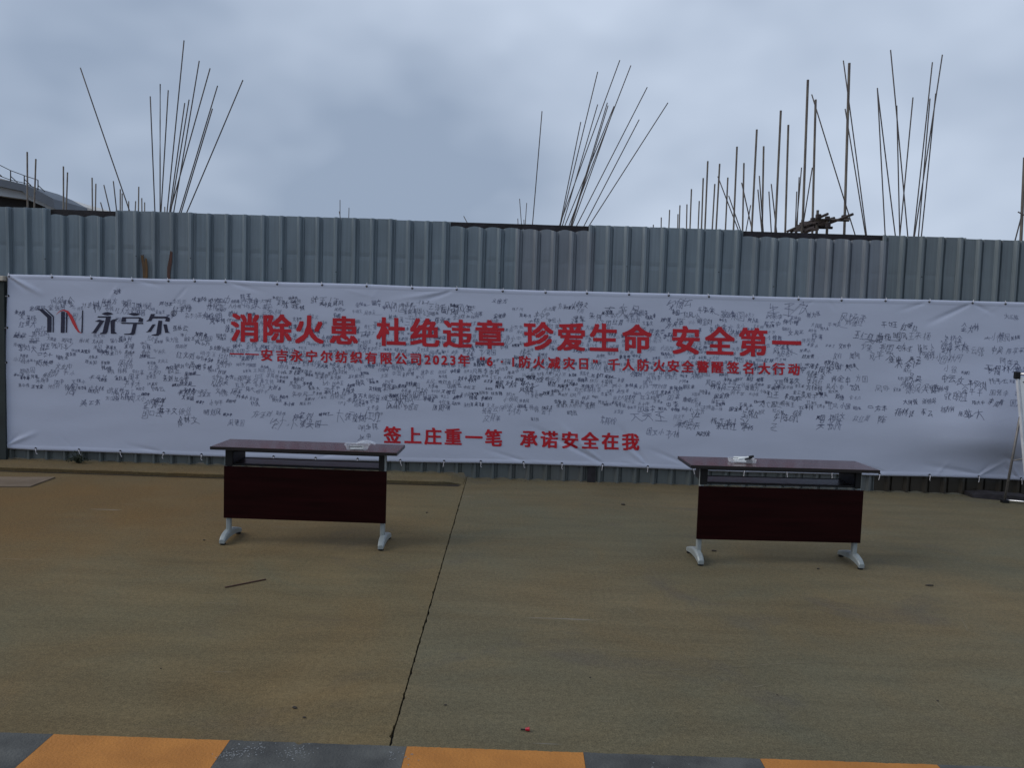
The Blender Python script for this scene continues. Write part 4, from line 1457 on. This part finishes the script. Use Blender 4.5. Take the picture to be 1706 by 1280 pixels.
PG = 'upright scaffold poles behind the fence'
def pole(px0, py0, px1, py1, Y, label, r=.024):
    a, b = at(px0, py0, Y), at(px1, py1, Y)
    d = (a - b) / (a.z - b.z)
    foot = a - d * (a.z + .06)
    o = MB().tube(a - foot, (0, 0, 0), r, 8).build('scaffold_pole', M_POLE, smooth=True)
    o.location = foot
    return tag(o, label, 'scaffold pole', PG)
def ydist(px, py, h=6.5):
    d = ray(px, py)
    return min(70, (h - CAM_H) / max(.03, d.z) * d.y)
poles = [(1415, 104.8, 1406.6, 387, 'tallest scaffold pole, passing through the heap of tubes'),
         (1346, 132.7, 1336.9, 383, 'second tallest scaffold pole, left of the tube heap'),
         (1358.9, 165.7, 1353.4, 383, 'pale brown scaffold pole right beside the second tallest one'),
         (1300.9, 184, 1291.7, 383, 'third tallest scaffold pole in the row receding left'),
         (1313.4, 207.9, 1308.3, 383, 'scaffold pole close right of the third tallest one'),
         (1260.9, 215.6, 1252.5, 382, 'fourth tallest scaffold pole in the row receding left'),
         (1272.3, 243.5, 1269.7, 382, 'scaffold pole close right of the fourth tallest one'),
         (1227.9, 244.2, 1222, 382, 'fifth tallest scaffold pole in the row receding left'),
         (1239.4, 271.5, 1237.2, 382, 'scaffold pole close right of the fifth tallest one'),
         (1179.2, 268.3, 1174.5, 380, 'taller scaffold pole where the small poles begin left of the row'),
         (1199, 272.7, 1193.1, 381, 'scaffold pole crossed near its top by a thin leaning bar'),
         (1171.6, 296.6, 1168.7, 380, 'scaffold pole just left of the taller one among small poles'),
         (1212.6, 295.7, 1208.7, 381, 'short scaffold pole crossed midway by the thin leaning bar'),
         (1190.9, 306.4, 1186.7, 380, 'short scaffold pole left of the one crossed near its top'),
         (1152, 314.9, 1149.6, 380, 'scaffold pole fourth tallest of the small distant ones, standing alone'),
         (1165, 334.7, 1163.2, 380, 'short distant pole between two taller small poles'),
         (1132.8, 341.9, 1131.6, 380, 'distant small pole with a shorter one touching its left'),
         (1144.5, 340.4, 1143.7, 380, 'distant small pole just left of the lone taller one'),
         (1115.6, 349.6, 1114.4, 379, 'third smallest distant pole from the left end of the row'),
         (1129.5, 356.7, 1129.1, 379, 'shorter distant pole touching the left of another'),
         (1101.7, 362.2, 1101.5, 379, 'second distant pole from the left end of the right hand row'),
         (1088.5, 374.3, 1088.4, 379, 'tiniest distant pole at the left end of the right hand row')]
for x0, y0, x1, y1, lb in poles:
    Y = ydist(x0, y0)
    pole(x0, y0, x1, y1, Y, lb, .024 if Y < 40 else .03)
for x0, y0, x1, lb in ((45.3, 253, 46, 'tall scaffold pole at the far left in front of the curved roof'), (59.7, 264.7, 57, 'second scaffold pole at the far left, in front of the roof railing'),
                       (105.6, 277, 105.8, 'third scaffold pole from the left, by the roof slope end'), (112.5, 287, 110.5, 'fourth scaffold pole from the left, right beside the third'),
                       (153.4, 296, 154, 'fifth scaffold pole from the left, above the black fence cap'), (159.7, 306, 159, 'sixth scaffold pole from the left, right beside the fifth'),
                       (200.4, 315, 200.3, 'small pole left of the leaning bar foot'), (203.5, 322, 203.4, 'small pale pole touching the leaning bar'),
                       (231.2, 311, 230.7, 'thin tall pole between the leaning bar and the left fan'), (226, 335, 225.3, 'short thick pole left of the thin tall one'),
                       (236.2, 330, 236.4, 'short pole right of the thin tall one'), (241, 337, 241, 'shortest pole left of the left fan'), (214.4, 335, 214.5, 'tiny pole behind the foot of the leaning bar'), (274.5, 344.5, 274.5, 'tiny pole tip inside the left fan')):
    pole(x0, y0, x1, 350, ydist(x0, y0, 6.5), lb)
pole(1707, 262, 1701, 397, 13.2, 'scaffold pole at the extreme right edge above the fence', .024)

# heap of tubes and planks on the scaffold deck
YS = 14.4
sc0 = at(1368, 386, YS)
hp = thing('scaffold_deck', 'heap of crossed scaffold tubes and planks above the black fence cap', 'scaffold', (sc0.x, YS, 0))
org = Vector((sc0.x, YS, 0))
def hpipe(x0, y0, Ya, x1, y1, Yb, r=.024, m=M_POLE, nm='tube'):
    MB().tube(at(x0, y0, Ya) - org, at(x1, y1, Yb) - org, r, 8).build(nm, m, hp)
M_DARKTUBE = mat('dark_tube', (.05, .038, .036), .7, .3, scale=8)
hpipe(1312, 385.5, 15.6, 1378.6, 356.5, 13.6, m=M_DARKTUBE)
hpipe(1330, 392, 15.6, 1420.3, 357.0, 13.4, m=M_DARKTUBE)
hpipe(1356, 366.0, 14.0, 1414.8, 366.9, 13.8, m=M_POLE)
hpipe(1340, 379.0, 14.6, 1387, 379.5, 14.3, m=M_DARKTUBE)
hpipe(1325, 381, 15.2, 1389.7, 363.2, 14.0, m=M_DARKTUBE)
hpipe(1318, 386, 15.5, 1372, 368, 14.2, m=M_DARKTUBE)
hpipe(1333, 372.5, 14.8, 1388, 366.5, 14.2, m=M_DARKTUBE)
for x, y0 in ((1362.4, 350.2), (1378.8, 363.4), (1337, 366)):
    a = at(x, y0, 14.2)
    MB().tube(a - org, Vector((a.x + .03, a.y, -.06)) - org, .024, 8).build('upright', M_POLE, hp)
for x, y, s_ in ((1363, 361, 1.3), (1406, 362.5, 1.3), (1379, 376, 1.2), (1411, 366, 1), (1378, 364, 1.1), (1353.5, 366, 1)):
    c = at(x, y, 13.9) - org
    MB().box(c.x - .03 * s_, c.x + .03 * s_, c.y - .05, c.y + .03, c.z - .032 * s_, c.z + .032 * s_).build('coupler', M_DARKTUBE, hp, bevel=.01)
random.seed(77)
for (x0, y0, x1, y1, Ya) in ((1332, 376, 1366, 368, 14.6), (1330, 380, 1372, 374, 14.8), (1326, 384, 1360, 383, 14.5), (1336, 372, 1376, 371, 15.0), (1340, 386, 1352, 380, 14.3)):
    a, b = at(x0, y0, Ya) - org, at(x1, y1, Ya - .5) - org
    mb = MB()
    for p in (a, b):
        mb.v += [(p.x, p.y - .12, p.z - .02), (p.x, p.y + .12, p.z - .01), (p.x, p.y + .12, p.z + .03), (p.x, p.y - .12, p.z + .02)]
    mb.f = [(0, 1, 2, 3), (7, 6, 5, 4), (0, 1, 5, 4), (1, 2, 6, 5), (2, 3, 7, 6), (3, 0, 4, 7)]
    mb.build('plank', M_DARKTUBE, hp)

# ------------------------------------------------------------------ factory roof far left
YR = 55.0
fb = thing('factory_building', 'distant factory with dark sloping roof edge, pale fascia and roof railing at the far left', 'building', (at(0, 330, YR).x, YR, -.06))
org = fb.location.copy()
def fp(px, py, Y=YR):
    v = at(px, py, Y) - org
    return (v.x, v.z)
def fprism(pts, y0, y1, m, nm, Y=YR):
    mb = MB()
    mb.prism([fp(x, y, Y) for x, y in pts], y0, y1)
    return mb.build(nm, m, fb)
fprism([(-1000, 340), (-470, 212), (-160, 262), (0, 301), (30, 306), (56, 311.5), (80, 322), (106, 336), (108, 352), (95, 346), (60, 327), (56, 323.5), (30, 318), (0, 311.5), (-160, 275), (-470, 226), (-1000, 356)], -1.2, 3, M_ROOF, 'roof')
fprism([(-1000, 356.3), (-470, 226.3), (-160, 275.3), (0, 311.8), (56, 324), (62, 328), (104, 350), (104, 365), (84, 347), (56, 335), (0, 327), (-160, 296), (-470, 250), (-1000, 380)], -.6, 0.4, M_PALE, 'fascia')
fprism([(-1000, 370), (-470, 245), (-160, 292), (0, 322), (56, 330), (104, 355), (104, 420), (-1000, 520)], .5, 2.9, M_INSIDE, 'opening')
fprism([(-470, 208), (-160, 258), (0, 297), (30, 304.5), (30, 305.8), (0, 300.8), (-160, 261.8), (-470, 211.8)], -.4, 3, M_CREAM, 'roof_sheet')
g2 = [(80, 322), (105, 334), (152, 347.5), (156, 352), (156, 420), (108, 420), (108, 345)]
fprism(g2, 4, 30, M_CREAM, 'far_gable', YR + 4)
fprism([(112, 339), (116, 336), (132, 349), (134, 360), (112, 360)], 3.1, 3.9, M_ROOF, 'far_roof', YR + 3.1)
rl = [(-300, 214), (-240, 224), (-180, 236), (-120, 249), (-60, 262), (7, 276), (31.6, 288.3), (54, 296.5), (76.5, 304)]
rb = [(-300, 236), (-240, 246), (-180, 256), (-120, 268), (-60, 284), (7, 296), (31.6, 305), (54, 310), (76.5, 320)]
mb = MB()
for a, b in zip(rl, rl[1:]):
    p, q_ = fp(*a), fp(*b)
    mb.tube((p[0], -.9, p[1]), (q_[0], -.9, q_[1]), .025, 5)
for a, b in zip(rb, rb[1:]):
    p, q_ = fp(*a), fp(*b)
    mb.tube((p[0], -.9, p[1] + .05), (q_[0], -.9, q_[1] + .05), .025, 5)
rg = mb.build('railing', M_BLACK, fb)
for a, b in zip(rl, rb):
    p, q_ = fp(*a), fp(*b)
    m_ = MB().tube((p[0], -.9, p[1]), (q_[0], -.9, q_[1] - .15), .035, 5).tube((q_[0], -.9, q_[1] + .3), (q_[0] + .45, -.9, q_[1] - .1), .03, 5)
    m_.build('railing_post', M_BLACK, rg)
MB().box(-36, 4.5, 3.2, 28, 0, 6).build('rear_wall', M_PALE, fb)
